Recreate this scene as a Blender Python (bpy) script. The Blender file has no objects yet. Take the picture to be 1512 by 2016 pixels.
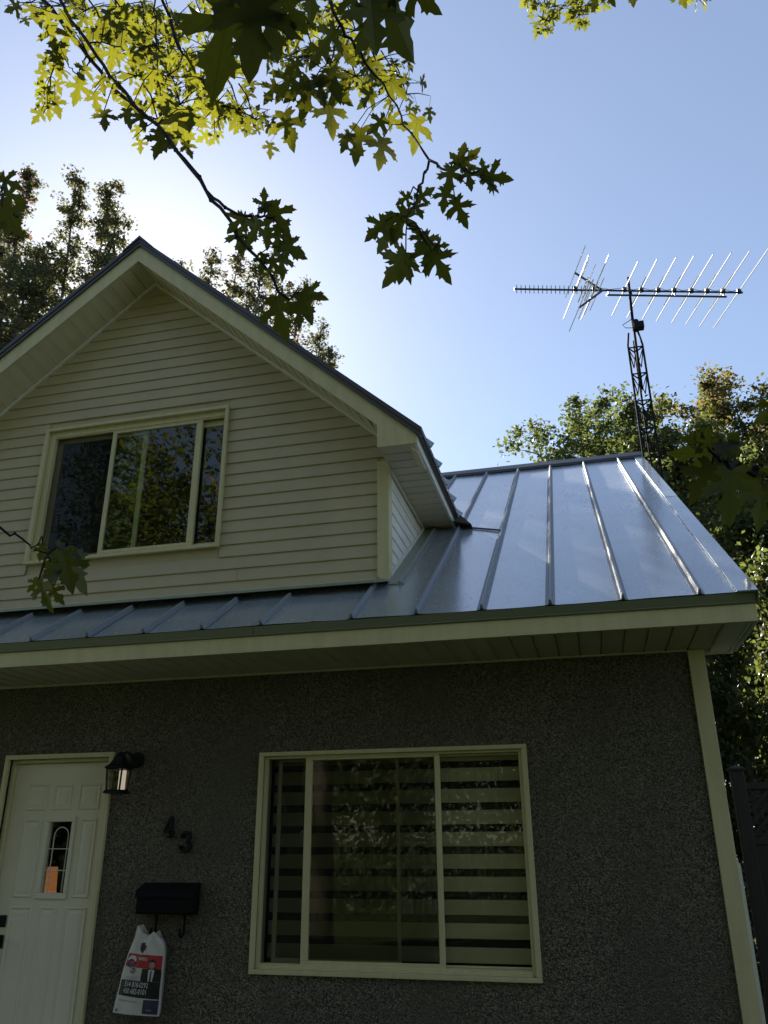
import bpy, bmesh, math, random
import numpy as np
from mathutils import Vector, Matrix, Euler
from mathutils.geometry import tessellate_polygon

random.seed(7)
sc = bpy.context.scene
col = sc.collection
R = math.radians

# ------------------------------------------------------------------ camera
CAM = Vector((4.6177, -6.0007, 1.4091))
FPX = 1586.2
CR = Vector((0.970927, 0.239309, -0.005619))
CU = Vector((0.096081, -0.368107, 0.924806))
CF = Vector((-0.219246, 0.898459, 0.380398))
cd = bpy.data.cameras.new('camera')
cam = bpy.data.objects.new('camera', cd)
col.objects.link(cam)
cam.matrix_world = Matrix(((CR.x, CU.x, -CF.x, CAM.x), (CR.y, CU.y, -CF.y, CAM.y), (CR.z, CU.z, -CF.z, CAM.z), (0, 0, 0, 1)))
cd.sensor_fit = 'HORIZONTAL'
cd.sensor_width = 36
cd.lens = 36 * FPX / 1512
cd.clip_start = 0.05
cd.clip_end = 3000
sc.camera = cam

# ------------------------------------------------------------------ sky and sun
SUN_EL, SUN_AZ = 34.2, -33.1          # azimuth from +y towards +x
SKY_STRENGTH, SUN_STRENGTH = 0.05, 5.0
w = bpy.data.worlds.new('World')
sc.world = w
w.use_nodes = True
nt = w.node_tree
nt.nodes.clear()
sky = nt.nodes.new('ShaderNodeTexSky')
sky.sky_type = 'NISHITA'
sky.sun_disc = False
sky.sun_elevation = R(SUN_EL)
sky.sun_rotation = R(SUN_AZ)
sky.altitude = 50
sky.air_density = 1.0
sky.dust_density = 0.35
sky.ozone_density = 1.6
bg = nt.nodes.new('ShaderNodeBackground')
bg.inputs[1].default_value = SKY_STRENGTH
wo = nt.nodes.new('ShaderNodeOutputWorld')
pale = nt.nodes.new('ShaderNodeMix')          # thin high haze over the whole sky
pale.data_type = 'RGBA'
pale.inputs[0].default_value = .18
pale.inputs[7].default_value = (3.5, 3.75, 4.5, 1)
nt.links.new(sky.outputs[0], pale.inputs[6])
nt.links.new(pale.outputs[2], bg.inputs[0])
nt.links.new(bg.outputs[0], wo.inputs[0])
sd = bpy.data.lights.new('sun', 'SUN')
sd.energy = SUN_STRENGTH
sd.angle = R(0.5)
sd.color = (1.0, 0.93, 0.82)
so = bpy.data.objects.new('sun', sd)
col.objects.link(so)
SUN = Vector((math.sin(R(SUN_AZ)) * math.cos(R(SUN_EL)), math.cos(R(SUN_AZ)) * math.cos(R(SUN_EL)), math.sin(R(SUN_EL))))
so.rotation_euler = SUN.to_track_quat('Z', 'Y').to_euler()
sc.view_settings.view_transform = 'Standard'
sc.view_settings.look = 'None'
sc.view_settings.exposure = 1.95
sc.view_settings.gamma = 1.0
sc.view_settings.use_curve_mapping = False
sc.cycles.max_bounces = 8
sc.cycles.transparent_max_bounces = 12

# ------------------------------------------------------------------ helpers
def at(px, py, depth):
    """point seen at photo pixel (px, py) at a distance along the view axis"""
    return CAM + (CR * ((px - 756) / FPX) - CU * ((py - 1008) / FPX) + CF) * depth

def aty(px, py, Y):
    d = CR * ((px - 756) / FPX) - CU * ((py - 1008) / FPX) + CF
    return CAM + d * ((Y - CAM.y) / d.y)

def link(name, mesh, mat=None, parent=None, smooth=False):
    o = bpy.data.objects.new(name, mesh)
    col.objects.link(o)
    if mat is not None and len(mesh.materials) == 0:
        mesh.materials.append(mat)
    if parent is not None:
        o.parent = parent
    if smooth:
        mesh.polygons.foreach_set('use_smooth', [True] * len(mesh.polygons))
    return o

def empty(name, loc=(0, 0, 0)):
    o = bpy.data.objects.new(name, None)
    col.objects.link(o)
    o.location = loc
    o.empty_display_size = 0.1
    return o

def tag(o, label=None, cat=None, group=None, kind=None):
    if label: o['label'] = label
    if cat: o['category'] = cat
    if group: o['group'] = group
    if kind: o['kind'] = kind
    return o

class MB:
    """collects shapes and links them as ONE mesh object"""
    def __init__(s):
        s.v, s.f = [], []
    def quad(s, *pts):
        b = len(s.v)
        s.v += [tuple(p) for p in pts]
        s.f.append(tuple(range(b, b + len(pts))))
        return s
    def box(s, x0, x1, y0, y1, z0, z1):
        b = len(s.v)
        s.v += [(x0, y0, z0), (x1, y0, z0), (x1, y1, z0), (x0, y1, z0), (x0, y0, z1), (x1, y0, z1), (x1, y1, z1), (x0, y1, z1)]
        for f in ((0, 3, 2, 1), (4, 5, 6, 7), (0, 1, 5, 4), (1, 2, 6, 5), (2, 3, 7, 6), (3, 0, 4, 7)):
            s.f.append(tuple(b + i for i in f))
        return s
    def hexa(s, p):
        b = len(s.v)
        s.v += [tuple(q) for q in p]
        for f in ((0, 3, 2, 1), (4, 5, 6, 7), (0, 1, 5, 4), (1, 2, 6, 5), (2, 3, 7, 6), (3, 0, 4, 7)):
            s.f.append(tuple(b + i for i in f))
        return s
    def prism(s, poly, axis, a0, a1):
        """polygon in the plane across `axis`, extruded from a0 to a1 (poly gives the other two coordinates in order)"""
        def P(q, a):
            if axis == 'y': return (q[0], a, q[1])
            if axis == 'x': return (a, q[0], q[1])
            return (q[0], q[1], a)
        b, n = len(s.v), len(poly)
        s.v += [P(q, a0) for q in poly] + [P(q, a1) for q in poly]
        tri = tessellate_polygon([[Vector((q[0], q[1], 0)) for q in poly]])
        for t in tri:
            s.f.append(tuple(b + i for i in t))
            s.f.append(tuple(b + n + i for i in reversed(t)))
        for i in range(n):
            j = (i + 1) % n
            s.f.append((b + i, b + j, b + n + j, b + n + i))
        return s
    def tube(s, pts, rad, n=6, cap=True):
        pts = [Vector(p) for p in pts]
        if not isinstance(rad, (list, tuple)): rad = [rad] * len(pts)
        b = len(s.v)
        prev = None
        for i, p in enumerate(pts):
            t = (pts[min(i + 1, len(pts) - 1)] - pts[max(i - 1, 0)])
            if t.length < 1e-9: t = Vector((0, 0, 1))
            t.normalize()
            if prev is None:
                a = t.orthogonal().normalized()
            else:
                a = (prev - t * prev.dot(t))
                a = a.normalized() if a.length > 1e-6 else t.orthogonal().normalized()
            prev = a
            c = t.cross(a)
            for k in range(n):
                th = 2 * math.pi * k / n
                s.v.append(tuple(p + (a * math.cos(th) + c * math.sin(th)) * rad[i]))
        for i in range(len(pts) - 1):
            for k in range(n):
                k2 = (k + 1) % n
                s.f.append((b + i * n + k, b + i * n + k2, b + (i + 1) * n + k2, b + (i + 1) * n + k))
        if cap:
            s.f.append(tuple(b + k for k in reversed(range(n))))
            e = b + (len(pts) - 1) * n
            s.f.append(tuple(e + k for k in range(n)))
        return s
    def lathe(s, prof, c, n=16):
        b = len(s.v)
        for r, z in prof:
            for k in range(n):
                th = 2 * math.pi * (k + .5) / n
                s.v.append((c[0] + r * math.cos(th), c[1] + r * math.sin(th), c[2] + z))
        for i in range(len(prof) - 1):
            for k in range(n):
                k2 = (k + 1) % n
                s.f.append((b + i * n + k, b + i * n + k2, b + (i + 1) * n + k2, b + (i + 1) * n + k))
        return s
    def mesh(s, name):
        m = bpy.data.meshes.new(name)
        m.from_pydata(s.v, [], s.f)
        bm = bmesh.new(); bm.from_mesh(m)
        bmesh.ops.recalc_face_normals(bm, faces=bm.faces)
        bm.to_mesh(m); bm.free()
        return m
    def build(s, name, mat=None, parent=None, smooth=False, bevel=0):
        o = link(name, s.mesh(name), mat, parent, smooth)
        if bevel:
            md = o.modifiers.new('bevel', 'BEVEL')
            md.width = bevel; md.segments = 2; md.limit_method = 'ANGLE'; md.angle_limit = R(40)
        return o

# ------------------------------------------------------------------ materials
class NT:
    def __init__(s, name):
        s.m = bpy.data.materials.new(name)
        s.m.use_nodes = True
        s.t = s.m.node_tree
        s.t.nodes.clear()
        s.out = s.n('OutputMaterial')
    def n(s, kind, **kw):
        x = s.t.nodes.new('ShaderNode' + kind)
        for k, v in kw.items(): setattr(x, k, v)
        return x
    def l(s, a, b): s.t.links.new(a, b)
    def set(s, node, **kw):
        for k, v in kw.items(): node.inputs[k.replace('_', ' ')].default_value = v
        return node
    def noise(s, scale, detail=4, rough=.55, vec=None, dist=0):
        x = s.n('TexNoise')
        s.set(x, Scale=scale, Detail=detail, Roughness=rough, Distortion=dist)
        if vec is not None: s.l(vec, x.inputs['Vector'])
        return x
    def ramp(s, fac, stops):
        x = s.n('ValToRGB')
        e = x.color_ramp.elements
        while len(e) < len(stops): e.new(0.5)
        for i, (p, c) in enumerate(stops):
            e[i].position = p
            e[i].color = (*c, 1) if len(c) == 3 else c
        s.l(fac, x.inputs[0])
        return x
    def mix(s, a, b, fac, blend='MIX'):
        x = s.n('Mix', data_type='RGBA', blend_type=blend)
        for sock, v in ((x.inputs[6], a), (x.inputs[7], b), (x.inputs[0], fac)):
            if isinstance(v, (int, float)): sock.default_value = v
            elif isinstance(v, tuple): sock.default_value = (*v, 1)
            else: s.l(v, sock)
        return x.outputs[2]
    def math(s, op, a, b=None, c=None):
        x = s.n('Math', operation=op)
        for i, v in enumerate((a, b, c)):
            if v is None: continue
            if isinstance(v, (int, float)): x.inputs[i].default_value = v
            else: s.l(v, x.inputs[i])
        return x.outputs[0]
    def bump(s, h, strength=.3, dist=.01, normal=None):
        x = s.n('Bump')
        s.set(x, Strength=strength, Distance=dist)
        s.l(h, x.inputs['Height'])
        if normal is not None: s.l(normal, x.inputs['Normal'])
        return x.outputs[0]
    def obj(s): return s.n('TexCoord').outputs['Object']
    def principled(s, base, rough=.5, metallic=0, normal=None, spec=.5):
        p = s.n('BsdfPrincipled')
        for sock, v in ((p.inputs['Base Color'], base), (p.inputs['Roughness'], rough), (p.inputs['Metallic'], metallic), (p.inputs['Specular IOR Level'], spec)):
            if isinstance(v, (int, float)): sock.default_value = v
            elif isinstance(v, tuple): sock.default_value = (*v, 1)
            else: s.l(v, sock)
        if normal is not None: s.l(normal, p.inputs['Normal'])
        s.l(p.outputs[0], s.out.inputs[0])
        return p

M = {}
def painted(name, c, rough=.45, var=.12, scale=6, bump=.06, grime=None, spec=.4, streak=False):
    t = NT(name)
    g = t.n('NewGeometry').outputs['Position']
    v = g
    if streak:
        mp = t.n('Mapping'); mp.inputs['Scale'].default_value = (3, 3, .35); t.l(g, mp.inputs[0]); v = mp.outputs[0]
    n1 = t.noise(scale, 6, .6, v)
    n2 = t.noise(scale * 14, 3, .6, g)
    d = tuple(x * (1 - var) for x in c)
    base = t.mix(d, c, t.ramp(n1.outputs[0], [(.35, (0, 0, 0)), (.65, (1, 1, 1))]).outputs[0])
    if grime:
        base = t.mix(base, grime, t.ramp(n2.outputs[0], [(.62, (0, 0, 0)), (.8, (.6, .6, .6))]).outputs[0])
    r = t.math('MULTIPLY_ADD', n1.outputs[0], .25, rough - .12)
    t.principled(base, r, 0, t.bump(n2.outputs[0], bump, .004), spec)
    M[name] = t.m
    return t.m

painted('siding_vinyl', (.50, .42, .27), .5, .10, 3, .08)
painted('trim_cream', (.63, .555, .315), .45, .12, 5, .05, (.22, .2, .13), streak=True)
painted('soffit_vinyl', (.66, .57, .41), .5, .10, 4, .05)
painted('soffit_edge', (.80, .76, .68), .5, .10, 4, .05)  # pale trim tone; right-end soffit panels use it as painted-in light
painted('white_trim', (.74, .71, .63), .45, .08, 5, .04, (.35, .33, .28), streak=True)
painted('door_paint', (.76, .68, .53), .4, .06, 3, .06)
painted('black_metal', (.007, .007, .009), .5, .3, 12, .15, spec=.25)
painted('mailbox_black', (.006, .006, .007), .7, .3, 9, .12, spec=.15)
painted('dark_brown', (.035, .024, .020), .6, .4, 9, .3, streak=True)
painted('concrete', (.36, .35, .32), .9, .25, 3, .4)
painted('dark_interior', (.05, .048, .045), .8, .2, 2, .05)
painted('tower_steel', (.025, .026, .03), .85, .4, 10, .2, spec=.1)
painted('antenna_dark', (.04, .042, .05), .45, .3, 10, .1)
painted('bag_plastic', (.60, .55, .49), .35, .06, 9, .3)
painted('print_red', (.42, .03, .035), .4, .1, 9, .1)
painted('print_black', (.018, .016, .018), .4, .1, 9, .1)
painted('print_navy', (.05, .035, .09), .4, .1, 9, .1)
painted('print_skin', (.38, .26, .20), .5, .1, 9, .05)
painted('print_grey', (.35, .34, .33), .5, .1, 9, .05)
painted('print_white', (.60, .56, .51), .45, .05, 9, .05)

def metal_roof(name, c, rough=.24, var=.25, met=.5):
    t = NT(name)
    g = t.n('NewGeometry').outputs['Position']
    oi = t.n('ObjectInfo')
    n1 = t.noise(1.3, 5, .6, g)
    n2 = t.noise(22, 6, .7, g, 1.5)
    # scuffs: thin smudges of dried dirt, denser on some panels
    mp = t.n('Mapping'); mp.inputs['Scale'].default_value = (9, 2.2, 2.2); mp.inputs['Rotation'].default_value = (0, 0, .5); t.l(g, mp.inputs[0])
    n3 = t.noise(2.4, 8, .75, mp.outputs[0], 2.5)
    scuff = t.ramp(n3.outputs[0], [(.56, (0, 0, 0)), (.66, (1, 1, 1))]).outputs[0]
    base = t.mix(tuple(x * (1 - var) for x in c), c, n1.outputs[0])
    base = t.mix(base, (.30, .29, .27), t.math('MULTIPLY', scuff, .22))
    rnd = oi.outputs['Random']
    base = t.mix(base, tuple(x * .78 for x in c), t.math('MULTIPLY', rnd, .8))
    r = t.math('ADD', t.math('MULTIPLY_ADD', n1.outputs[0], .08, rough - .04), t.math('MULTIPLY', scuff, .18))
    big = t.noise(.9, 2, .5, g)
    b1 = t.bump(big.outputs[0], .55, .02)
    b2 = t.bump(n2.outputs[0], .012, .003, b1)
    t.principled(base, r, met, b2, .6)
    M[name] = t.m
metal_roof('roof_metal', (.50, .55, .585), .20)
metal_roof('seam_metal', (.30, .33, .36), .55, met=.2)
metal_roof('flashing_metal', (.38, .42, .36), .4, met=.3)
metal_roof('roof_edge_metal', (.10, .095, .10), .45)
metal_roof('drip_metal', (.24, .25, .165), .5, met=.1)

def stucco():
    t = NT('pebbledash')
    g = t.n('NewGeometry').outputs['Position']
    v = t.n('TexVoronoi'); t.set(v, Scale=95.0, Randomness=1.0); t.l(g, v.inputs['Vector'])
    v2 = t.n('TexVoronoi'); t.set(v2, Scale=170.0); t.l(g, v2.inputs['Vector'])
    sep = t.n('SeparateColor'); t.l(v.outputs['Color'], sep.inputs[0])
    c = t.ramp(sep.outputs[0], [(0, (.100, .086, .062)), (.35, (.172, .148, .106)), (.7, (.243, .210, .150)), (.92, (.315, .27, .195)), (1, (.42, .36, .26))])
    n = t.noise(.8, 4, .6, g)
    base = t.mix(c.outputs[0], (.09, .08, .065), t.ramp(n.outputs[0], [(.35, (.45, .45, .45)), (.7, (0, 0, 0))]).outputs[0])
    edge = t.ramp(v.outputs['Distance'], [(.0, (1, 1, 1)), (.75, (0, 0, 0))]).outputs[0]
    h = t.math('ADD', edge, t.math('MULTIPLY', t.math('SUBTRACT', 1, v2.outputs['Distance']), .4))
    base = t.mix(base, (.05, .044, .035), t.ramp(v.outputs['Distance'], [(.45, (0, 0, 0)), (.8, (1, 1, 1))]).outputs[0])
    mp = t.n('Mapping'); mp.inputs['Scale'].default_value = (1.6, 1.6, .5); t.l(g, mp.inputs[0])
    n4 = t.noise(1.5, 6, .65, mp.outputs[0], .6)
    base = t.mix(base, (.115, .10, .072), t.ramp(n4.outputs[0], [(.45, (0, 0, 0)), (.68, (.7, .7, .7))]).outputs[0])
    t.principled(base, .85, 0, t.bump(h, .9, .010), .25)
    M['pebbledash'] = t.m
stucco()

def glass(name, tint=(.85, .9, .88), ior=1.75, rough=.015, wav=.012):
    t = NT(name)
    g = t.n('NewGeometry').outputs['Position']
    n = t.noise(2.2, 2, .5, g)
    nb = t.bump(n.outputs[0], .15, wav)
    fr = t.n('Fresnel')     # the same reflectance from either side of the thin pane
    bf = t.n('NewGeometry').outputs['Backfacing']
    t.l(t.math('ADD', t.math('MULTIPLY', bf, 1 / ior - ior), ior), fr.inputs[0])
    gl = t.n('BsdfGlossy'); gl.inputs['Roughness'].default_value = rough; t.l(nb, gl.inputs['Normal'])
    tr = t.n('BsdfTransparent'); tr.inputs[0].default_value = (*tint, 1)
    mx = t.n('MixShader')
    t.l(fr.outputs[0], mx.inputs[0]); t.l(tr.outputs[0], mx.inputs[1]); t.l(gl.outputs[0], mx.inputs[2])
    t.l(mx.outputs[0], t.out.inputs[0])
    M[name] = t.m
glass('window_glass', (.92, .92, .85), 1.34, wav=.004)
glass('upper_glass', (.82, .86, .80), 1.6, wav=.004)
glass('lantern_glass', (.8, .8, .78), 1.5)

def screen(name, c, alpha):
    t = NT(name)
    d = t.n('BsdfDiffuse'); d.inputs[0].default_value = (*c, 1)
    tr = t.n('BsdfTransparent')
    mx = t.n('MixShader'); mx.inputs[0].default_value = alpha
    t.l(tr.outputs[0], mx.inputs[1]); t.l(d.outputs[0], mx.inputs[2]); t.l(mx.outputs[0], t.out.inputs[0])
    M[name] = t.m
screen('insect_mesh', (.02, .021, .02), .30)
screen('sheer_band', (.05, .05, .05), .6)

def fabric(name, c):
    t = NT(name)
    g = t.n('NewGeometry').outputs['Position']
    n = t.noise(3, 4, .6, g)
    wv = t.n('TexWave'); t.set(wv, Scale=160.0, Distortion=.5); t.l(g, wv.inputs['Vector'])
    base = t.mix(tuple(x * .85 for x in c), c, n.outputs[0])
    t.principled(base, .9, 0, t.bump(wv.outputs[0], .15, .002), .1)
    M[name] = t.m
fabric('blind_fabric', (.50, .47, .34))

def emit(name, c, s):
    t = NT(name)
    e = t.n('Emission'); e.inputs[0].default_value = (*c, 1); e.inputs[1].default_value = s
    t.l(e.outputs[0], t.out.inputs[0]); M[name] = t.m
emit('bulb_glow', (1.0, .88, .68), .20)
emit('orange_glow', (.95, .36, .14), .06)  # glow of the made-up lamp behind the door glass
emit('pale_glow', (.9, .5, .4), .07)

def bark(name, a, b):
    t = NT(name)
    g = t.obj()
    mp = t.n('Mapping'); mp.inputs['Scale'].default_value = (9, 9, 1.6); t.l(g, mp.inputs[0])
    n = t.noise(2.2, 8, .7, mp.outputs[0], .8)
    base = t.ramp(n.outputs[0], [(.3, a), (.7, b)]).outputs[0]
    t.principled(base, .9, 0, t.bump(n.outputs[0], .8, .03), .2)
    M[name] = t.m
painted('asphalt', (.055, .054, .052), .9, .3, 4, .4)
bark('bark', (.055, .045, .037), (.17, .14, .11))
bark('twig_bark', (.012, .010, .010), (.035, .028, .024))

def leafmat(name, top, trans, fac=.5, vary=.35, warm=None, veins=False, attr=False):
    t = NT(name)
    if attr:
        rnd = t.n('Attribute'); rnd.attribute_name = 'tint'; rv = rnd.outputs['Fac']
    else:
        rv = t.n('ObjectInfo').outputs['Random']
    dk = tuple(x * (1 - vary) for x in top)
    lt = tuple(min(1, x * (1 + vary)) for x in top)
    stops = [(0, dk), (.75, lt)]
    tst = [(0, tuple(x * (1 - vary) for x in trans)), (.75, trans)]
    if warm:
        stops += [(.86, warm[0])]; tst += [(.86, warm[1])]
    cb = t.ramp(rv, stops).outputs[0]
    ct = t.ramp(rv, tst).outputs[0]
    if veins:
        uv = t.n('UVMap'); sp = t.n('SeparateXYZ'); t.l(uv.outputs[0], sp.inputs[0])
        u, v = sp.outputs[0], sp.outputs[1]
        au = t.math('ABSOLUTE', u)
        best = None
        for ang in (0, 38, 78):
            c_, s_ = math.cos(R(ang)), math.sin(R(ang))
            dd = t.math('ABSOLUTE', t.math('SUBTRACT', t.math('MULTIPLY', au, c_), t.math('MULTIPLY', t.math('SUBTRACT', v, .03), s_)))
            best = dd if best is None else t.math('MINIMUM', best, dd)
        vein = t.ramp(best, [(.004, (1, 1, 1)), (.014, (0, 0, 0))]).outputs[0]
        ct = t.mix(ct, tuple(x * .55 for x in trans), t.math('MULTIPLY', vein, .7))
        cb = t.mix(cb, tuple(min(1, x * 1.8) for x in top), t.math('MULTIPLY', vein, .5))
        n = t.noise(9, 3, .6, t.n('UVMap').outputs[0])
        ct = t.mix(ct, tuple(x * .7 for x in trans), t.ramp(n.outputs[0], [(.45, (0, 0, 0)), (.7, (.7, .7, .7))]).outputs[0])
    p = t.principled(cb, .5, 0, None, .35)
    tr = t.n('BsdfTranslucent'); t.l(ct, tr.inputs[0])
    mx = t.n('MixShader'); mx.inputs[0].default_value = fac
    t.l(p.outputs[0], mx.inputs[1]); t.l(tr.outputs[0], mx.inputs[2]); t.l(mx.outputs[0], t.out.inputs[0])
    M[name] = t.m
leafmat('maple_leaf', (.014, .028, .020), (.205, .205, .013), .40, .3, veins=True)
leafmat('maple_mass', (.028, .045, .018), (.23, .24, .015), .42, .35, attr=True)
leafmat('bronze_mass', (.050, .062, .034), (.21, .205, .075), .42, .4, ((.09, .05, .045), (.30, .13, .10)), attr=True)
leafmat('green_mass', (.055, .078, .034), (.17, .205, .045), .40, .45, attr=True)
leafmat('amber_mass', (.050, .062, .026), (.20, .21, .045), .40, .4, ((.10, .075, .035), (.28, .19, .06)), attr=True)
leafmat('cedar_mass', (.045, .060, .022), (.22, .26, .05), .3, .45, attr=True)

def grassmat():
    t = NT('lawn')
    g = t.n('NewGeometry').outputs['Position']
    n = t.noise(1.2, 8, .7, g); n2 = t.noise(60, 4, .7, g)
    base = t.ramp(n.outputs[0], [(.3, (.035, .055, .018)), (.7, (.075, .095, .03))]).outputs[0]
    t.principled(base, .9, 0, t.bump(n2.outputs[0], 1.0, .05), .1)
    M['lawn'] = t.m
grassmat()
ALU = NT('antenna_aluminium')
_n = ALU.noise(14, 3, .6, ALU.obj())
ALU.principled(ALU.mix((.70, .66, .64), (.88, .86, .84), _n.outputs[0]), .3, .25)
M['antenna_aluminium'] = ALU.m

# ------------------------------------------------------------------ ground
GZ = -0.22
g = MB().quad((-900, -900, GZ), (900, -900, GZ), (900, 900, GZ), (-900, 900, GZ)).build('lawn', M['lawn'])
tag(g, kind='structure')
p = MB().box(-.35, 1.25, -5.2, -1.2, GZ - .1, GZ + .012).build('garden_path', M['concrete'], bevel=.005)
tag(p, kind='structure')
st = MB().box(-.35, 1.25, -1.2, -.02, GZ - .1, -.06).build('door_step', M['concrete'], bevel=.01)
tag(st, kind='structure')

# ------------------------------------------------------------------ house
WX0, WX1 = -3.4, 5.452            # front wall left and right
EZ, EY, SL = 2.844, -.785, .6478  # eave edge of the roof surface, slope
RY = 4.734                        # ridge
zr = lambda y: EZ + SL * (y - EY)
RZ = zr(RY)
BY = 2 * RY                       # back wall
house = empty('house', (1, 0, GZ))
tag(house, 'storey-and-a-half house with beige sided gable, dark pebbledash wall and blue-grey metal roof', 'house')
HO = Vector((1, 0, GZ))
HI = Matrix.Translation(-HO)
def hp(o):                         # part of the house: keeps its world coordinates
    o.parent = house
    o.matrix_parent_inverse = HI
    return o
def B(mb, name, mat, par=None, **kw):
    o = mb.build(name, M[mat], None, **kw)
    if par is None: return hp(o)
    o.parent = par
    return o

# --- front pebbledash wall with door and window openings
def wall_grid(mb, xs, zs, holes, y0, y1):
    xs = sorted(set(xs)); zs = sorted(set(zs))
    inside = lambda x, z: any(a < x < b and c < z < d for a, b, c, d in holes)
    for i in range(len(xs) - 1):
        for j in range(len(zs) - 1):
            if inside((xs[i] + xs[i + 1]) / 2, (zs[j] + zs[j + 1]) / 2): continue
            a, b, c, d = xs[i], xs[i + 1], zs[j], zs[j + 1]
            mb.quad((a, y0, c), (b, y0, c), (b, y0, d), (a, y0, d))
            mb.quad((a, y1, c), (a, y1, d), (b, y1, d), (b, y1, c))
    for a, b, c, d in holes:
        mb.quad((a, y0, c), (a, y1, c), (a, y1, d), (a, y0, d))
        mb.quad((b, y0, c), (b, y0, d), (b, y1, d), (b, y1, c))
        mb.quad((a, y0, d), (a, y1, d), (b, y1, d), (b, y0, d))
        mb.quad((a, y0, c), (b, y0, c), (b, y1, c), (a, y1, c))
    return mb
DOOR = (-.03, .89, -.06, 2.06)
WIN = (2.20, 4.155, .60, 2.03)
UW = (-.19, 1.665, 3.79, 5.11)
mb = wall_grid(MB(), [WX0, WX1, DOOR[0], DOOR[1], WIN[0], WIN[1]], [GZ - .2, 2.72, DOOR[2], DOOR[3], WIN[2], WIN[3]], [DOOR, WIN], 0, .18)
B(mb, 'stucco_wall', 'pebbledash')
# --- other walls of the shell
mb = MB().prism([(.181, GZ - .2), (BY, GZ - .2), (BY, 2.68), (RY, RZ - .12), (.181, 2.68)], 'x', WX1 - .18, WX1 - .002)
B(mb, 'end_wall', 'siding_vinyl')
mb = MB().prism([(.181, GZ - .2), (BY, GZ - .2), (BY, 2.68), (RY, RZ - .12), (.181, 2.68)], 'x', WX0, WX0 + .18)
B(mb, 'end_wall', 'siding_vinyl')
B(MB().box(WX0 + .18, WX1 - .18, BY - .18, BY - .01, GZ - .2, 2.68), 'back_wall', 'siding_vinyl')
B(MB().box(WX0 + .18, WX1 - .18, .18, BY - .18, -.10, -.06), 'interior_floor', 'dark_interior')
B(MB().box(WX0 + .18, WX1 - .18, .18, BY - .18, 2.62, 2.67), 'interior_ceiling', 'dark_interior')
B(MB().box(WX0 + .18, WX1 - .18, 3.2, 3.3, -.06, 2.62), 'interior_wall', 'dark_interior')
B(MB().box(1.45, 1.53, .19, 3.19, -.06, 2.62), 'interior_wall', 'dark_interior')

# --- corner trim board: an angle of two faces
mb = MB().box(5.355, WX1 + .012, -.022, .0, GZ, 2.66).box(WX1, WX1 + .012, .0, .09, GZ, 2.66)
B(mb, 'corner_trim', 'trim_cream', bevel=.003)

# --- eave: fascia, drip edge, soffit panels, boxed return at the right end
EX1 = 5.705
B(MB().box(WX0 - .3, EX1, EY + .03, EY + .055, 2.662, 2.782), 'fascia_board', 'trim_cream', bevel=.002)
B(MB().box(EX1 - .022, EX1 + .002, EY + .056, .14, 2.662, 2.95), 'fascia_board', 'white_trim', bevel=.002)
for a, b in ((WX0 - .3, 2.378), (2.382, EX1 + .004)):
    B(MB().prism([(EY + .028, 2.772), (EY + .0, 2.838), (EY + .006, 2.838), (EY + .06, 2.838), (EY + .06, 2.772)], 'x', a, b)
      .prism([(EY + .020, 2.774), (EY + .014, 2.780), (EY + .020, 2.786), (EY + .029, 2.786), (EY + .029, 2.774)], 'x', a, b), 'drip_edge', 'drip_metal')
soff = B(MB().box(WX0, EX1 - .03, EY + .06, -.001, 2.690, 2.70).box(WX1 + .013, EX1 - .03, 0, .14, 2.690, 2.70), 'soffit', 'soffit_vinyl')
def soffit_panel_mesh(name, wdt, L, mat, gro=.012):
    # V-grooved board: flat face with a raised bead along one edge, x = width, y = length, face down
    prof = [(0, .022), (0, .0), (wdt - gro - .012, .0), (wdt - gro - .006, .014), (wdt - gro, .014), (wdt - gro + .002, -.007), (wdt - .002, -.007), (wdt - .001, .022)]
    mb = MB()
    mb.prism([(x, z) for x, z in prof], 'y', 0, L)
    m = mb.mesh(name); m.materials.append(mat)
    return m
pw = .148
pm = soffit_panel_mesh('soffit_panel', pw, .728, M['soffit_vinyl'])
pm_lit = soffit_panel_mesh('soffit_panel', pw, .868, M['soffit_edge'])  # return panels coloured paler, as if catching light from the side
x = 5.672 - pw
k = 0
while x > WX0:
    long_ = x > WX1 + .013 - .01
    o = bpy.data.objects.new('soffit_panel', pm_lit if long_ else pm)
    col.objects.link(o); o.parent = soff
    o.location = (x, EY + .057, 2.666 + random.uniform(-.0008, .0008))
    if x < WX1 + .013 and x + pw > WX1 + .013: pass
    x -= pw; k += 1
B(MB().box(WX0, 5.35, -.022, -.001, 2.652, 2.664), 'soffit_trim', 'soffit_vinyl')
B(MB().box(WX1 + .014, EX1 - .024, .135, .150, 2.652, 2.72), 'soffit_trim', 'white_trim')

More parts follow.
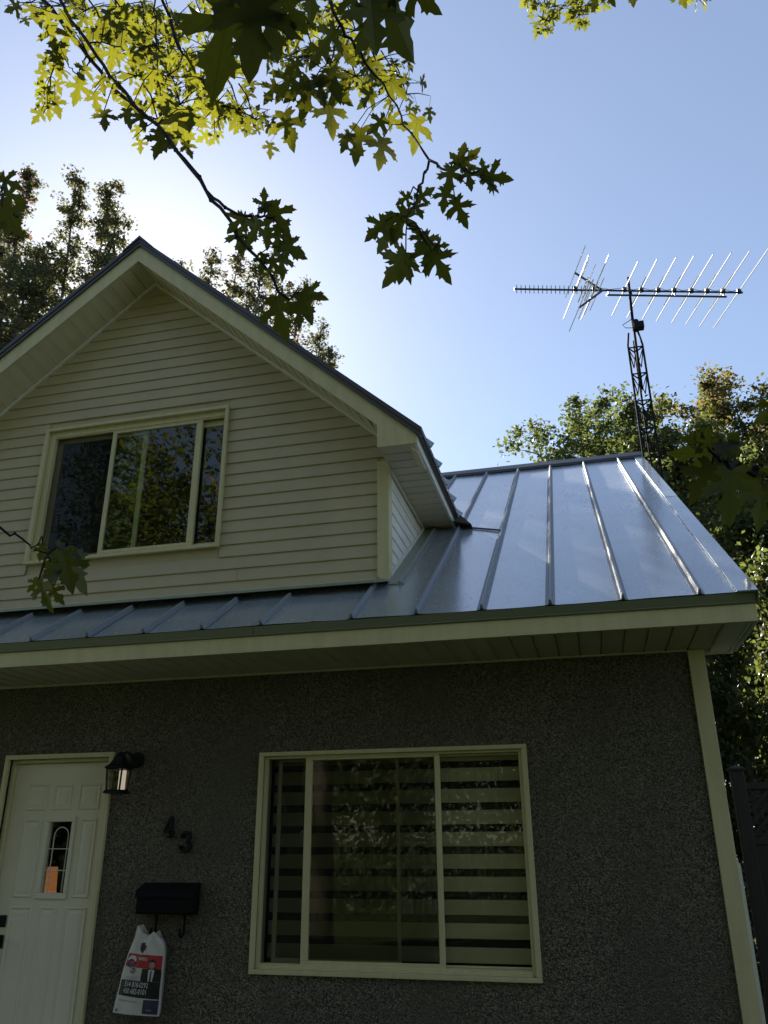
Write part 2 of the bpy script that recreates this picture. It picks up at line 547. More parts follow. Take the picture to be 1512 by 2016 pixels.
# --- main roof: deck, metal panels between standing seams
SEAMS = [5.3848, 4.9196, 4.4607, 4.0113, 3.5674, 3.1097, 2.444, 1.991, 1.527, 1.063, .586, .12, -.34, -.80, -1.26, -1.72, -2.18, -2.64, -3.10]
ang = math.atan(SL)
deck = MB()
deck.prism([(EY + .03, zr(EY + .03) - .03), (EY + .03, zr(EY + .03) - .006), (RY, RZ - .006), (BY - EY, zr(EY) - .006), (BY - EY, zr(EY) - .03), (RY, RZ - .1)], 'x', WX0 - .28, 5.70)
roof = B(deck, 'roof', 'roof_edge_metal')
def roof_panel(x0, x1, y0, y1):
    # a sheet laid down the slope, with a slight oil-canning of a few millimetres
    nx, ny = 3, 8
    mb = MB()
    ph = random.uniform(0, 6); am = random.uniform(.0015, .004)
    tl = random.uniform(-.006, .006)
    for j in range(ny + 1):
        for i in range(nx + 1):
            u = i / nx; y = y0 + (y1 - y0) * j / ny
            dz = am * math.sin(y * 2.3 + ph) * math.sin(math.pi * u) + tl * (u - .5)
            mb.v.append((x0 + (x1 - x0) * u, y - dz * math.sin(ang), zr(y) + dz * math.cos(ang)))
    for j in range(ny):
        for i in range(nx):
            a = j * (nx + 1) + i
            mb.f.append((a, a + 1, a + nx + 2, a + nx + 1))
    o = mb.build('roof_panel', M['roof_metal'], roof, smooth=True)
    return o
edges = [5.60] + SEAMS + [WX0 - .28]
for i in range(len(edges) - 1):
    b, a = edges[i], edges[i + 1]
    segs = [(a, b)]
    if a < 2.811 < b: segs = [(a, 2.809), (2.813, b)]
    for a, b in segs:
        if a > 3.0: roof_panel(a + .001, b - .001, EY, RY)
        else:
            roof_panel(a + .001, b - .001, EY, .05)
def seam(x, y0, y1, name='standing_seam'):
    # folded rib: narrow upright with a flat lap on one side
    up = Vector((0, -math.sin(ang), math.cos(ang)))
    mb = MB()
    prof = [(-.034, .0015), (-.034, .004), (-.013, .005), (-.007, .038), (.007, .038), (.013, .005), (.030, .004), (.030, .0015)]
    pts = []
    for y in (y0, y1):
        for (u, h) in prof:
            q = Vector((x + u, y, zr(y))) + up * h
            pts.append(q)
    n = len(prof)
    mb.v = [tuple(q) for q in pts]
    for i in range(n - 1):
        mb.f.append((i, i + 1, n + i + 1, n + i))
    # closed, folded-down end at the eave
    mb.f.append((2, 3, 4, 5))
    o = mb.build(name, M['seam_metal'], roof)
    return o
for x in SEAMS:
    if x > 3.0: seam(x, EY - .004, RY - .03)
    else: seam(x, EY - .004, -.22)
    e = MB().prism([(x - .011, 0), (x - .006, .037), (x + .006, .037), (x + .011, 0)], 'y', EY - .012, EY - .005)
    o = e.build('seam_end', M['roof_edge_metal'], roof)
    o.location = (0, 0, zr(EY) + .002)
# gable-end flashing strip with a raised hem, ridge cap
up = Vector((0, -math.sin(ang), math.cos(ang)))
def strip(x0, x1, y0, y1, h0, h1, name, mat):
    mb = MB()
    c = []
    for (x, h) in ((x0, h0), (x1, h0), (x1, h1), (x0, h1)):
        for y in (y0, y1):
            c.append(Vector((x, y, zr(y))) + up * h)
    mb.hexa([c[0], c[2], c[3], c[1], c[6], c[4], c[5], c[7]])
    return mb.build(name, M[mat], roof, bevel=.002)
strip(5.600, 5.722, EY - .02, 1.95, .004, .016, 'rake_flashing', 'roof_metal')
strip(5.602, 5.724, 1.955, RY, .006, .018, 'rake_flashing', 'roof_metal')
strip(5.716, 5.726, EY - .02, RY, -.09, .003, 'rake_flashing', 'drip_metal')
mb = MB().prism([(RY - .16, zr(RY - .16) + .012), (RY - .16, zr(RY - .16) + .052), (RY, RZ + .075), (RY + .16, zr(RY - .16) + .052), (RY + .16, zr(RY - .16) + .012)], 'x', WX0 - .28, 5.715)
mb.build('ridge_cap', M['roof_edge_metal'], roof, bevel=.004)
# right gable overhang behind the boxed return
B(MB().prism([(.15, zr(.15) - .2), (.15, zr(.15) - .04), (RY, RZ - .05), (RY, RZ - .21)], 'x', EX1 - .02, EX1), 'fascia_board', 'white_trim')
mb = MB()
mb.quad((WX1, .15, zr(.15) - .2), (EX1 - .02, .15, zr(.15) - .2), (EX1 - .02, RY, RZ - .21), (WX1, RY, RZ - .21))
B(mb, 'rake_soffit', 'soffit_vinyl')
B(MB().box(WX1 + .013, EX1 - .022, .151, .165, 2.66, zr(.15) - .2), 'soffit_return', 'white_trim')

# ------------------------------------------------------------------ cross gable (dormer)
DX, DZ = .76, 7.0
ztR = lambda x: DZ - .895 * (x - DX)
ztL = lambda x: DZ - .79 * (DX - x)
zt = lambda x: ztR(x) if x > DX else ztL(x)
YF = -.35
DXR, DXL = 3.19, -1.67
# wall sheathing behind the boards
wl = lambda x: 6.74 - (.875 * (x - DX) if x > DX else .83 * (DX - x))
mb = MB()
sh = wall_grid(mb, [UW[0], UW[1]], [UW[2], UW[3]], [UW], .0, .0)
mb = MB()
poly_out = [(DXL, 3.30), (DXR, 3.30), (DXR, wl(DXR)), (DX, 6.74), (DXL, wl(DXL))]
# sheathing in four pieces round the window opening
def sheath(poly): mb.prism(poly, 'y', .022, .10)
sheath([(DXL, 3.30), (DXR, 3.30), (DXR, UW[2]), (DXL, UW[2])])
sheath([(DXL, UW[2]), (UW[0], UW[2]), (UW[0], UW[3]), (wl(-.9) and DXL, wl(DXL))])
sheath([(UW[1], UW[2]), (DXR, UW[2]), (DXR, wl(DXR)), (UW[1] + (wl(UW[1]) - UW[3]) * 0 + 1.03, UW[3]), (UW[1], UW[3])])
sheath([(UW[0], UW[3]), (2.62, UW[3]), (DX, 6.74), (DXL, wl(DXL))])
gw = B(mb, 'gable_wall', 'siding_vinyl')
# each course of siding is a board of its own
CH = .1115
inv_r = lambda z: DX + (6.74 - z) / .875
inv_l = lambda z: DX - (6.74 - z) / .83
def board(xa0, xb0, xa1, xb1, z0, z1):
    # bottom edge stands proud, top tucks under the next course
    yb, yt = .004, .017
    mb = MB()
    mb.quad((xa0, yb, z0 + .006), (xb0, yb, z0 + .006), (xb1, yt, z1), (xa1, yt, z1))
    mb.quad((xa0, yb + .001, z0), (xb0, yb + .001, z0), (xb0, yb, z0 + .006), (xa0, yb, z0 + .006))
    mb.quad((xa0, .021, z0 + .001), (xb0, .021, z0 + .001), (xb0, yb + .001, z0), (xa0, yb + .001, z0))
    return mb.build('siding_board', M['siding_vinyl'], gw)
for k in range(31):
    z0 = 3.348 + k * CH; z1 = z0 + CH + .002
    L0, L1 = max(DXL, inv_l(z0)), max(DXL, inv_l(min(z1, 6.738)))
    r_lim = 3.098 if z0 < 4.36 else DXR
    R0, R1 = min(r_lim, inv_r(z0)), min(r_lim, inv_r(min(z1, 6.738)))
    if z0 < 5.16 and z1 > 3.79:
        board(L0, -.215, L1, -.215, z0, z1)
        board(1.69, R0, 1.69, R1, z0, z1)
    elif k == 1:
        board(L0, 1.869, L1, 1.869, z0, z1); board(1.872, R0, 1.872, R1, z0, z1)
    else:
        board(L0, R0, L1, R1, z0, z1)
# corner post, starter trim, rake trims, side faces
B(MB().box(3.10, DXR + .012, -.022, .0205, 3.352, 4.41).box(DXR, DXR + .012, .021, .085, 3.38, 4.38), 'corner_post', 'trim_cream', bevel=.003)
B(MB().box(DXL, 3.098, -.020, .020, 3.345, 3.372), 'starter_trim', 'trim_cream', bevel=.002)
for s in (1, -1):
    mb = MB()
    n = Vector((0, 0, 1))
    xe = 3.185 if s > 0 else -1.9
    f = wl
    mb.hexa([(DX, -.012, f(DX) - .034), (xe, -.012, f(xe) - .034), (xe, .018, f(xe) - .034), (DX, .018, f(DX) - .034),
             (DX, -.012, f(DX) - .004), (xe, -.012, f(xe) - .004), (xe, .018, f(xe) - .004), (DX, .018, f(DX) - .004)])
    B(mb, 'rake_trim', 'soffit_edge')
# dormer side walls (triangles on the main roof) with their own courses
for sx, X in ((1, DXR), (-1, DXL)):
    mb = MB().prism([(.101, 3.36), (1.75, 4.46), (1.75, 4.60), (.101, 4.60)], 'x', X - sx * .10, X - sx * .004)
    sw = B(mb, 'dormer_side_wall', 'siding_vinyl')
    if sx > 0:
        CHS = .112
        for k in range(10):
            z0 = 3.42 + k * CHS; z1 = z0 + CHS
            if z0 > 4.30: break
            z1 = min(z1, 4.37)
            y0b = .085
            ye = lambda z: min(1.6, max(y0b + .01, EY + (z - .03 - EZ) / SL))
            a, b = ye(z0), ye(z1)
            mb = MB()
            mb.quad((X + .010, y0b, z0 + .006), (X + .010, a, z0 + .006), (X + .0, b, z1), (X + .0, y0b, z1))
            mb.quad((X - .002, y0b, z0), (X - .002, a, z0), (X + .010, a, z0 + .006), (X + .010, y0b, z0 + .006))
            mb.build('siding_board', M['soffit_edge'], sw)
        # J channels along the soffit and along the roof flashing
        mb = MB().box(X, X + .016, .085, 1.56, 4.335, 4.372)
        y0_, y1_ = .03, 1.52
        mb.hexa([(X + .001, y0_, zr(y0_) + .02), (X + .019, y0_, zr(y0_) + .02), (X + .019, y1_, zr(y1_) + .02), (X + .001, y1_, zr(y1_) + .02),
                 (X + .001, y0_, zr(y0_) + .065), (X + .019, y0_, zr(y0_) + .065), (X + .019, y1_, zr(y1_) + .065), (X + .001, y1_, zr(y1_) + .065)])
        mb.build('j_channel', M['white_trim'], sw)
# flashing round the foot of the dormer
yf_ = -.265
mb = MB().prism([(.01, 3.348), (-.024, 3.352), (-.03, 3.345), (yf_, zr(yf_) + .104), (yf_, zr(yf_) + .082), (yf_ + .012, zr(yf_) + .082), (yf_ + .02, zr(yf_) + .095), (.01, 3.338)], 'x', DXL, 3.215)
B(mb, 'apron_flashing', 'flashing_metal')
mb = MB()
for (xa, xb, h) in ((3.205, 3.30, .014), (3.30, 3.318, .034), (3.318, 3.345, .012)):
    c = []
    for (x, hh) in ((xa, .002), (xb, .002), (xb, h), (xa, h)):
        for y in (-.13, 1.60):
            c.append(Vector((x, y, zr(y))) + up * hh)
    mb.hexa([c[0], c[2], c[3], c[1], c[6], c[4], c[5], c[7]])
B(mb, 'step_flashing', 'flashing_metal')
# dormer roof: two slabs with ribs, dark metal edge, fascia, soffits
DYB = 5.6
mb = MB()
xr_, xl_ = 3.56, -2.1
mb.prism([(DX, DZ), (xr_, ztR(xr_)), (xr_, ztR(xr_) - .045), (DX, DZ - .045)], 'y', YF - .030, DYB)
mb.prism([(DX, DZ), (DX, DZ - .045), (xl_, ztL(xl_) - .045), (xl_, ztL(xl_))], 'y', YF - .030, DYB)
dr = B(mb, 'dormer_roof', 'roof_edge_metal')
# ribs running down the right slope (their ends show along the edge)
for i in range(5):
    y = -.02 + .40 * i
    a_ = math.atan(.895)
    nx_, nz_ = math.sin(a_), math.cos(a_)
    mb = MB()
    x0_, x1_ = DX + .1, xr_ + .006
    P = []
    for x in (x0_, x1_):
        z = ztR(x)
        P += [(x, y - .02, z), (x, y + .02, z), (x + nx_ * .045, y + .008, z + nz_ * .045), (x + nx_ * .045, y - .008, z + nz_ * .045)]
    mb.hexa([P[0], P[4], P[5], P[1], P[3], P[7], P[6], P[2]])
    mb.build('standing_seam', M['roof_metal'], dr)
mb = MB()
mb.prism([(DX - .17, ztL(DX - .17) - .002), (DX, DZ + .022), (DX + .17, ztR(DX + .17) - .002), (DX + .17, ztR(DX + .17) - .012), (DX, DZ - .01), (DX - .17, ztL(DX - .17) - .012)], 'y', YF - .042, DYB)
mb.build('ridge_cap', M['roof_edge_metal'], dr)
for s in (1, -1):
    xe = 3.555 if s > 0 else xl_
    xf = 3.512 if s > 0 else xl_ + .04
    mb = MB().prism([(DX, DZ - .046), (xe, zt(xe) - .046), (xe, zt(xe) - .088), (DX, DZ - .088)], 'y', YF - .022, YF - .004)
    mb.build('drip_edge', M['roof_edge_metal'], dr)
    mb = MB()
    if s > 0:
        mb.prism([(DX, DZ - .082), (xf, zt(xf) - .082), (xf, 4.372), (3.185, 4.372), (3.185, zt(3.185) - .252), (DX, DZ - .262)], 'y', YF - .002, YF + .022)
    else:
        mb.prism([(DX, DZ - .082), (DX, DZ - .262), (xf, zt(xf) - .285), (xf, zt(xf) - .082)], 'y', YF - .002, YF + .022)
    B(mb, 'rake_fascia', 'trim_cream')
    # soffit panels under the rake overhang, each a small board with a bead
    par = B(MB().hexa([(DX, YF + .023, DZ - .235), (xf, YF + .023, zt(xf) - .235), (xf, .02, zt(xf) - .235), (DX, .02, DZ - .235),
                       (DX, YF + .023, DZ - .225), (xf, YF + .023, zt(xf) - .225), (xf, .02, zt(xf) - .225), (DX, .02, DZ - .225)]), 'rake_soffit', 'soffit_vinyl')
    step = .102
    x = DX
    lim = 3.18 if s > 0 else xl_ + .1
    while (x < lim - step if s > 0 else x > lim + step):
        xa, xb = x, x + s * step
        gv = s * .010
        fb = lambda q: zt(q) - (.2545 if s > 0 else .257)     # at the fascia
        wb = lambda q: wl(q) + .0
        mb = MB()
        def stripq(p, q, d0, d1):
            mb.quad((p, YF + .022, fb(p) + d0), (q, YF + .022, fb(q) + d1), (q, .012, wb(q) + d1), (p, .012, wb(p) + d0))
        stripq(xa, xb - gv * 1.6, 0, 0)
        stripq(xb - gv * 1.6, xb - gv, 0, .014)
        stripq(xb - gv, xb - gv * .8, .014, -.005)
        stripq(xb - gv * .8, xb, -.005, -.005)
        stripq(xb, xb + s * .0005, -.004, .012)
        mb.build('soffit_panel', M['soffit_vinyl'], par)
        x += s * step
# right eave of the dormer: level soffit, fascia, drip
B(MB().box(3.49, 3.512, YF + .023, 1.72, 4.372, 4.48), 'eave_fascia', 'soffit_edge')
B(MB().box(3.514, 3.552, YF - .02, 1.78, 4.445, 4.478), 'eave_drip', 'roof_edge_metal')
es = B(MB().box(3.19, 3.49, YF + .023, 1.72, 4.392, 4.40), 'eave_soffit', 'soffit_vinyl')
y = YF + .024
while y < 1.62:
    mb = MB()
    pr = [(y, 4.374), (y + .118, 4.374), (y + .124, 4.382), (y + .128, 4.382), (y + .130, 4.371), (y + .139, 4.371), (y + .139, 4.391), (y, 4.391)]
    mb.prism(pr, 'x', 3.193, 3.489)
    mb.build('soffit_panel', M['soffit_vinyl'], es)
    y += .140
# small metal diverter strip lying across the roof below the dormer eave
a, b = Vector((3.60, 1.50, zr(1.50))) + up * .012, Vector((3.99, 1.24, zr(1.24))) + up * .012
B(MB().tube([a, b], .010, 5), 'water_diverter', 'roof_edge_metal')
B(MB().prism([(3.52, 4.36), (3.70, 4.315), (3.60, 4.42)], 'y', 1.38, 1.55), 'valley_flashing', 'roof_edge_metal')

# ------------------------------------------------------------------ windows
def frame_rect(mb, x0, x1, z0, z1, wl_, wr, wb, wt, y0, y1):
    mb.box(x0, x1, y0, y1, z0, z0 + wb); mb.box(x0, x1, y0, y1, z1 - wt, z1)
    mb.box(x0, x0 + wl_, y0, y1, z0 + wb, z1 - wt); mb.box(x1 - wr, x1, y0, y1, z0 + wb, z1 - wt)
    return mb
# --- ground floor window
win = B(frame_rect(MB(), 2.168, 4.184, .575, 2.056, .036, .036, .030, .030, -.028, .004), 'window', 'trim_cream', bevel=.004)
win['label'] = 'wide ground floor sliding window with zebra blind'
mb = frame_rect(MB(), 2.205, 4.148, .606, 2.026, .022, .022, .03, .018, .005, .11)
mb.box(2.227, 4.126, -.012, .012, .606, .622).box(2.227, 4.126, .035, .045, .608, .640)
B(mb, 'window_frame', 'trim_cream', win, bevel=.002)
mb = frame_rect(MB(), 2.532, 3.552, .624, 2.022, .052, .038, .038, .030, .012, .040)
B(mb, 'sash', 'trim_cream', win, bevel=.004)
B(MB().box(2.59, 3.515, .024, .028, .662, 1.992), 'pane', 'window_glass', win)
mb = frame_rect(MB(), 2.30, 3.24, .640, 2.006, .030, .024, .03, .02, .055, .075)
B(mb, 'sash', 'trim_cream', win, bevel=.003)
B(MB().box(2.331, 3.215, .063, .067, .672, 1.985), 'pane', 'window_glass', win)
mb = frame_rect(MB(), 3.50, 4.126, .640, 2.006, .022, .008, .012, .012, .055, .075)
B(mb, 'sash', 'trim_cream', win, bevel=.003)
B(MB().box(3.523, 4.117, .063, .067, .654, 1.993), 'pane', 'window_glass', win)
B(MB().box(2.229, 2.530, .045, .0465, .640, 2.006), 'insect_screen', 'insect_mesh', win)
B(MB().box(2.588, 3.512, .045, .0465, .664, 1.99), 'insect_screen', 'insect_mesh', win)
for k in range(10):
    z0 = .688 + k * .1462 - .04 if False else 1.824 - (k - 0) * .1455
    zz = z0 + .094
    if z0 < .62: break
    B(MB().box(2.24, 4.12, .135, .138, z0, zz), 'blind_band', 'blind_fabric', win)
B(MB().box(2.24, 4.12, .152, .1535, .64, 2.0), 'blind_sheer', 'sheer_band', win)
B(MB().box(2.24, 4.12, .12, .17, 1.965, 2.02), 'blind_headrail', 'blind_fabric', win)

# --- upper window in the gable
uw = B(frame_rect(MB(), -.222, 1.695, 3.772, 5.158, .040, .030, .030, .030, -.034, .004), 'window', 'trim_cream', bevel=.004)
uw['label'] = 'upper gable sliding window reflecting trees'
mb = frame_rect(MB(), -.184, 1.662, 3.800, 5.128, .060, .020, .018, .055, .005, .10)
mb.box(-.184, 1.662, .012, .022, 5.06, 5.073)
mb.box(-.124, 1.642, .03, .04, 3.818, 3.832)
B(mb, 'window_frame', 'trim_cream', uw, bevel=.002)
B(frame_rect(MB(), .494, 1.420, 3.822, 5.068, .040, .058, .034, .030, .014, .042), 'sash', 'trim_cream', uw, bevel=.004)
B(MB().box(.535, 1.361, .026, .030, 3.857, 5.037), 'pane', 'upper_glass', uw)
B(frame_rect(MB(), 1.36, 1.640, 3.826, 5.06, .05, .022, .025, .055, .056, .076), 'sash', 'trim_cream', uw, bevel=.003)
B(MB().box(1.411, 1.617, .064, .068, 3.852, 5.004), 'pane', 'upper_glass', uw)
B(frame_rect(MB(), -.122, .842, 3.836, 5.06, .058, .045, .022, .045, .056, .076), 'sash', 'trim_cream', uw, bevel=.003)
B(MB().box(-.063, .796, .064, .068, 3.859, 5.014), 'pane', 'upper_glass', uw)
B(MB().box(-.122, .494, .046, .0475, 3.836, 5.06), 'insect_screen', 'insect_mesh', uw)
# dark attic room behind it
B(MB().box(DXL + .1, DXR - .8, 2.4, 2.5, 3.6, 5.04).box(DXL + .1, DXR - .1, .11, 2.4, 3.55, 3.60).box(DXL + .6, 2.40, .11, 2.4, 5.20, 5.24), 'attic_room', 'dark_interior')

# ------------------------------------------------------------------ door
door = B(MB().box(-.066, -.030, -.03, .02, -.06, 2.062).box(.890, .927, -.03, .02, -.06, 2.062).box(-.066, .927, -.032, .022, 2.062, 2.098)
         .box(-.030, -.002, .021, .15, -.06, 2.034).box(.862, .890, .021, .15, -.06, 2.034).box(-.030, .890, .021, .15, 2.034, 2.062), 'door', 'trim_cream', bevel=.003)
door['label'] = 'off white panelled front door with narrow arched glass light'
# slab with an opening for its light
mb = wall_grid(MB(), [0, .86, .38, .58], [-.05, 2.03, 1.07, 1.582], [(.38, .58, 1.07, 1.582)], .06, .10)
B(mb, 'door_leaf', 'door_paint', door)
def moulding(x0, x1, z0, z1, wd=.022, h=.007):
    # a picture-frame moulding with bevelled sides round a flat field
    mb = MB()
    y = .0595
    o = [(x0, z0), (x1, z0), (x1, z1), (x0, z1)]
    def inset(d): return [(x0 + d, z0 + d), (x1 - d, z0 + d), (x1 - d, z1 - d), (x0 + d, z1 - d)]
    rings = [(o, y), (inset(wd * .3), y - h), (inset(wd * .55), y - h), (inset(wd), y + .0), (inset(wd * 1.5), y - h * .15), (inset(wd * 2.1), y - h * .6)]
    for (a, ya), (b, yb) in zip(rings, rings[1:]):
        for i in range(4):
            j = (i + 1) % 4
            mb.quad((a[i][0], ya, a[i][1]), (a[j][0], ya, a[j][1]), (b[j][0], yb, b[j][1]), (b[i][0], yb, b[i][1]))
    a, ya = rings[-1]
    mb.quad(*[(q[0], ya, q[1]) for q in a])
    return B(mb, 'door_panel', 'door_paint', door)
moulding(.135, .325, 1.67, 1.875); moulding(.375, .545, 1.67, 1.865); moulding(.605, .800, 1.67, 1.87)
moulding(.135, .300, 1.035, 1.605); moulding(.652, .800, 1.035, 1.605)
moulding(.125, .325, .12, .975); moulding(.392, .540, .12, .975); moulding(.612, .800, .12, .975)
mb = frame_rect(MB(), .332, .614, 1.026, 1.624, .046, .034, .044, .042, .046, .0595)
B(mb, 'light_frame', 'door_paint', door, bevel=.008)
B(MB().box(.38, .58, .078, .082, 1.07, 1.582), 'pane', 'window_glass', door)
mb = MB()
arch = [(.421, .0765, 1.075)] + [(.421, .0765, 1.48)] + [(.484 - .063 * math.cos(t), .0765, 1.48 + .063 * math.sin(t)) for t in np.linspace(.2, math.pi - .2, 9)] + [(.547, .0765, 1.48), (.547, .0765, 1.075)]
mb.tube(arch, .0042, 5)
for z in (1.384, 1.228): mb.tube([(.381, .0765, z), (.579, .0765, z)], .0038, 5)
B(mb, 'glass_caming', 'white_trim', door)
B(MB().box(.055, .117, .048, .0595, .828, .912), 'deadbolt', 'black_metal', door, bevel=.006)
mb = MB().box(.055, .117, .050, .0595, .683, .776)
mb.tube([(.086, .05, .73), (.086, .0, .73)], .012, 10).lathe([(.0, -.03), (.022, -.026), (.03, -.008), (.03, .008), (.022, .026), (0, .03)], (.086, -.02, .73), 14)
B(mb, 'handle', 'black_metal', door, bevel=.004)

# made-up glowing lamp, stands in for an orange patch in the door light
lm = empty('stand_in_lamp', (.065, .62, .07))
tag(lm, 'made-up glowing shade giving the orange patch in the front door glass', 'lamp')
MB().lathe([(.001, 0), (.09, 0), (.09, .02), (.02, .05), (.018, .95), (.001, .95)], (0, 0, 0), 14).build('lamp_base', M['dark_brown'], lm, smooth=True)
MB().lathe([(.060, .98), (.048, 1.17)], (.0, 0, 0), 18).build('lamp_shade', M['orange_glow'], lm, smooth=True)
MB().lathe([(.075, .90), (.060, .98)], (.0, 0, 0), 18).build('lamp_shade', M['pale_glow'], lm, smooth=True)

# ------------------------------------------------------------------ wall lantern
ln = empty('wall_lantern', (1.03, 0, 1.86))
tag(ln, 'black carriage lantern with glass sides fixed on the wall beside the door', 'lantern')
lo = Vector((1.03, 0, 1.86))
def LB(mb, name, mat, **kw):
    o = mb.build(name, M[mat], None, **kw)
    o.parent = ln; o.matrix_parent_inverse = Matrix.Translation(-lo)
    return o
lc = (1.055, -.135)
mb = MB().tube([(1.13, .0, 2.03), (1.13, -.022, 2.03)], .062, 20)
mb.tube([(1.13, -.022, 2.03), (1.13, -.030, 2.03)], .045, 20)
LB(mb, 'back_plate', 'black_metal', bevel=.004)
mb = MB().tube([(1.13, -.03, 2.03), (1.115, -.07, 2.065), (1.09, -.105, 2.085), (lc[0] + .01, -.128, 2.065), (lc[0], -.135, 2.045)], .010, 8)
LB(mb, 'arm', 'black_metal', smooth=True)
def sq(mb, prof):
    b = len(mb.v)
    for r, z in prof:
        for sx, sy in ((-1, -1), (1, -1), (1, 1), (-1, 1)):
            mb.v.append((lc[0] + sx * r, lc[1] + sy * r, z))
    for i in range(len(prof) - 1):
        for k in range(4):
            k2 = (k + 1) % 4
            mb.f.append((b + i * 4 + k, b + i * 4 + k2, b + (i + 1) * 4 + k2, b + (i + 1) * 4 + k))
    mb.f.append((b, b + 3, b + 2, b + 1)); e = b + 4 * (len(prof) - 1); mb.f.append((e, e + 1, e + 2, e + 3))
    return mb
mb = sq(MB(), [(.070, 1.952), (.078, 1.962), (.078, 1.97), (.055, 1.99), (.040, 2.02), (.030, 2.05), (.018, 2.062), (.008, 2.085)])
LB(mb, 'hood', 'black_metal')
mb = sq(MB(), [(.055, 1.772), (.072, 1.776), (.072, 1.786), (.062, 1.800)])
LB(mb, 'lantern_base', 'black_metal')
mb = MB()
for sx in (-1, 1):
    for sy in (-1, 1):
        b0 = Vector((lc[0] + sx * .055, lc[1] + sy * .055, 1.798)); b1 = Vector((lc[0] + sx * .064, lc[1] + sy * .064, 1.955))
        mb.tube([b0, b1], .0075, 4)
LB(mb, 'frame', 'black_metal')
for sx, sy in ((0, -1), (1, 0), (0, 1), (-1, 0)):
    a = .052; h = .0615
    if sx == 0: q = [(lc[0] - .048, lc[1] + sy * a, 1.801), (lc[0] + .048, lc[1] + sy * a, 1.801), (lc[0] + .056, lc[1] + sy * h, 1.950), (lc[0] - .056, lc[1] + sy * h, 1.950)]
    else: q = [(lc[0] + sx * a, lc[1] - .048, 1.801), (lc[0] + sx * a, lc[1] + .048, 1.801), (lc[0] + sx * h, lc[1] + .056, 1.950), (lc[0] + sx * h, lc[1] - .056, 1.950)]
    c = Vector((lc[0], lc[1], 1.87)); d = Vector((sx, sy, 0)) * -.002
    mb = MB().hexa([q[0], q[1], Vector(q[1]) + d, Vector(q[0]) + d, q[3], q[2], Vector(q[2]) + d, Vector(q[3]) + d])
    LB(mb, 'pane', 'lantern_glass')
LB(MB().tube([(lc[0] + .024, lc[1] + .022, 1.806), (lc[0] + .024, lc[1] + .022, 1.945)], .027, 14), 'bulb', 'bulb_glow', smooth=True)

# ------------------------------------------------------------------ house numbers
def digit(name, polys, label, x, z):
    mb = MB()
    for q in polys: mb.prism([(x + a, z + b) for a, b in q], 'y', -.026, -.008)
    o = mb.build(name, M['black_metal'], bevel=.0015)
    tag(o, label, 'house number', 'house numbers on the pebbledash wall')
    return o
digit('house_number', [[(-.012, .0), (-.012, .155), (.013, .155), (.013, .0)][::1],
                       [(-.0125, .112), (-.0125, .152), (-.058, .062), (-.058, .034), (-.046, .050)],
                       [(-.058, .034), (.031, .034), (.031, .052), (-.058, .052)],
                       [(-.030, .0), (.031, .0), (.031, .011), (-.030, .011)]],
      'black metal house number 4, higher of the two digits above the mailbox', 1.482, 1.457)
def arcband(cx, cz, r0, r1, a0, a1, n=10):
    P = [(cx + r1 * math.cos(t), cz + r1 * math.sin(t)) for t in np.linspace(a0, a1, n)]
    P += [(cx + r0 * math.cos(t), cz + r0 * math.sin(t)) for t in np.linspace(a1, a0, n)]
    return P
digit('house_number', [arcband(0, .114, .018, .040, R(-80), R(190), 14), arcband(0, .042, .020, .046, R(-185), R(82), 14),
                       arcband(-.033, .112, .0, .015, 0, R(359), 8), arcband(-.037, .040, .0, .016, 0, R(359), 8)],
      'bold black metal house number 3, hung lower and to one side of the 4', 1.615, 1.352)

# ------------------------------------------------------------------ mailbox
mx = empty('mailbox', (1.52, 0, .93))
tag(mx, 'black wall mailbox with two newspaper hooks under it', 'mailbox')
mo = Vector((1.52, 0, .93))
def XB(mb, name, mat, **kw):
    o = mb.build(name, M[mat], None, **kw)
    o.parent = mx; o.matrix_parent_inverse = Matrix.Translation(-mo)
    return o
XB(MB().prism([(-.004, .945), (-.100, .945), (-.112, .955), (-.112, 1.095), (-.004, 1.14)], 'x', 1.305, 1.755), 'box_body', 'mailbox_black', bevel=.005)
XB(MB().prism([(-.003, 1.150), (-.120, 1.102), (-.124, 1.055), (-.118, 1.055), (-.114, 1.098), (-.003, 1.143)], 'x', 1.298, 1.762), 'lid', 'mailbox_black', bevel=.002)
for hx in (1.43, 1.655):
    mb = MB().tube([(hx, -.02, .95), (hx, -.02, .84), (hx, -.026, .812), (hx, -.05, .797), (hx, -.078, .806), (hx, -.088, .835), (hx, -.084, .855)], .009, 7)
    XB(mb, 'newspaper_hook', 'mailbox_black', smooth=True)

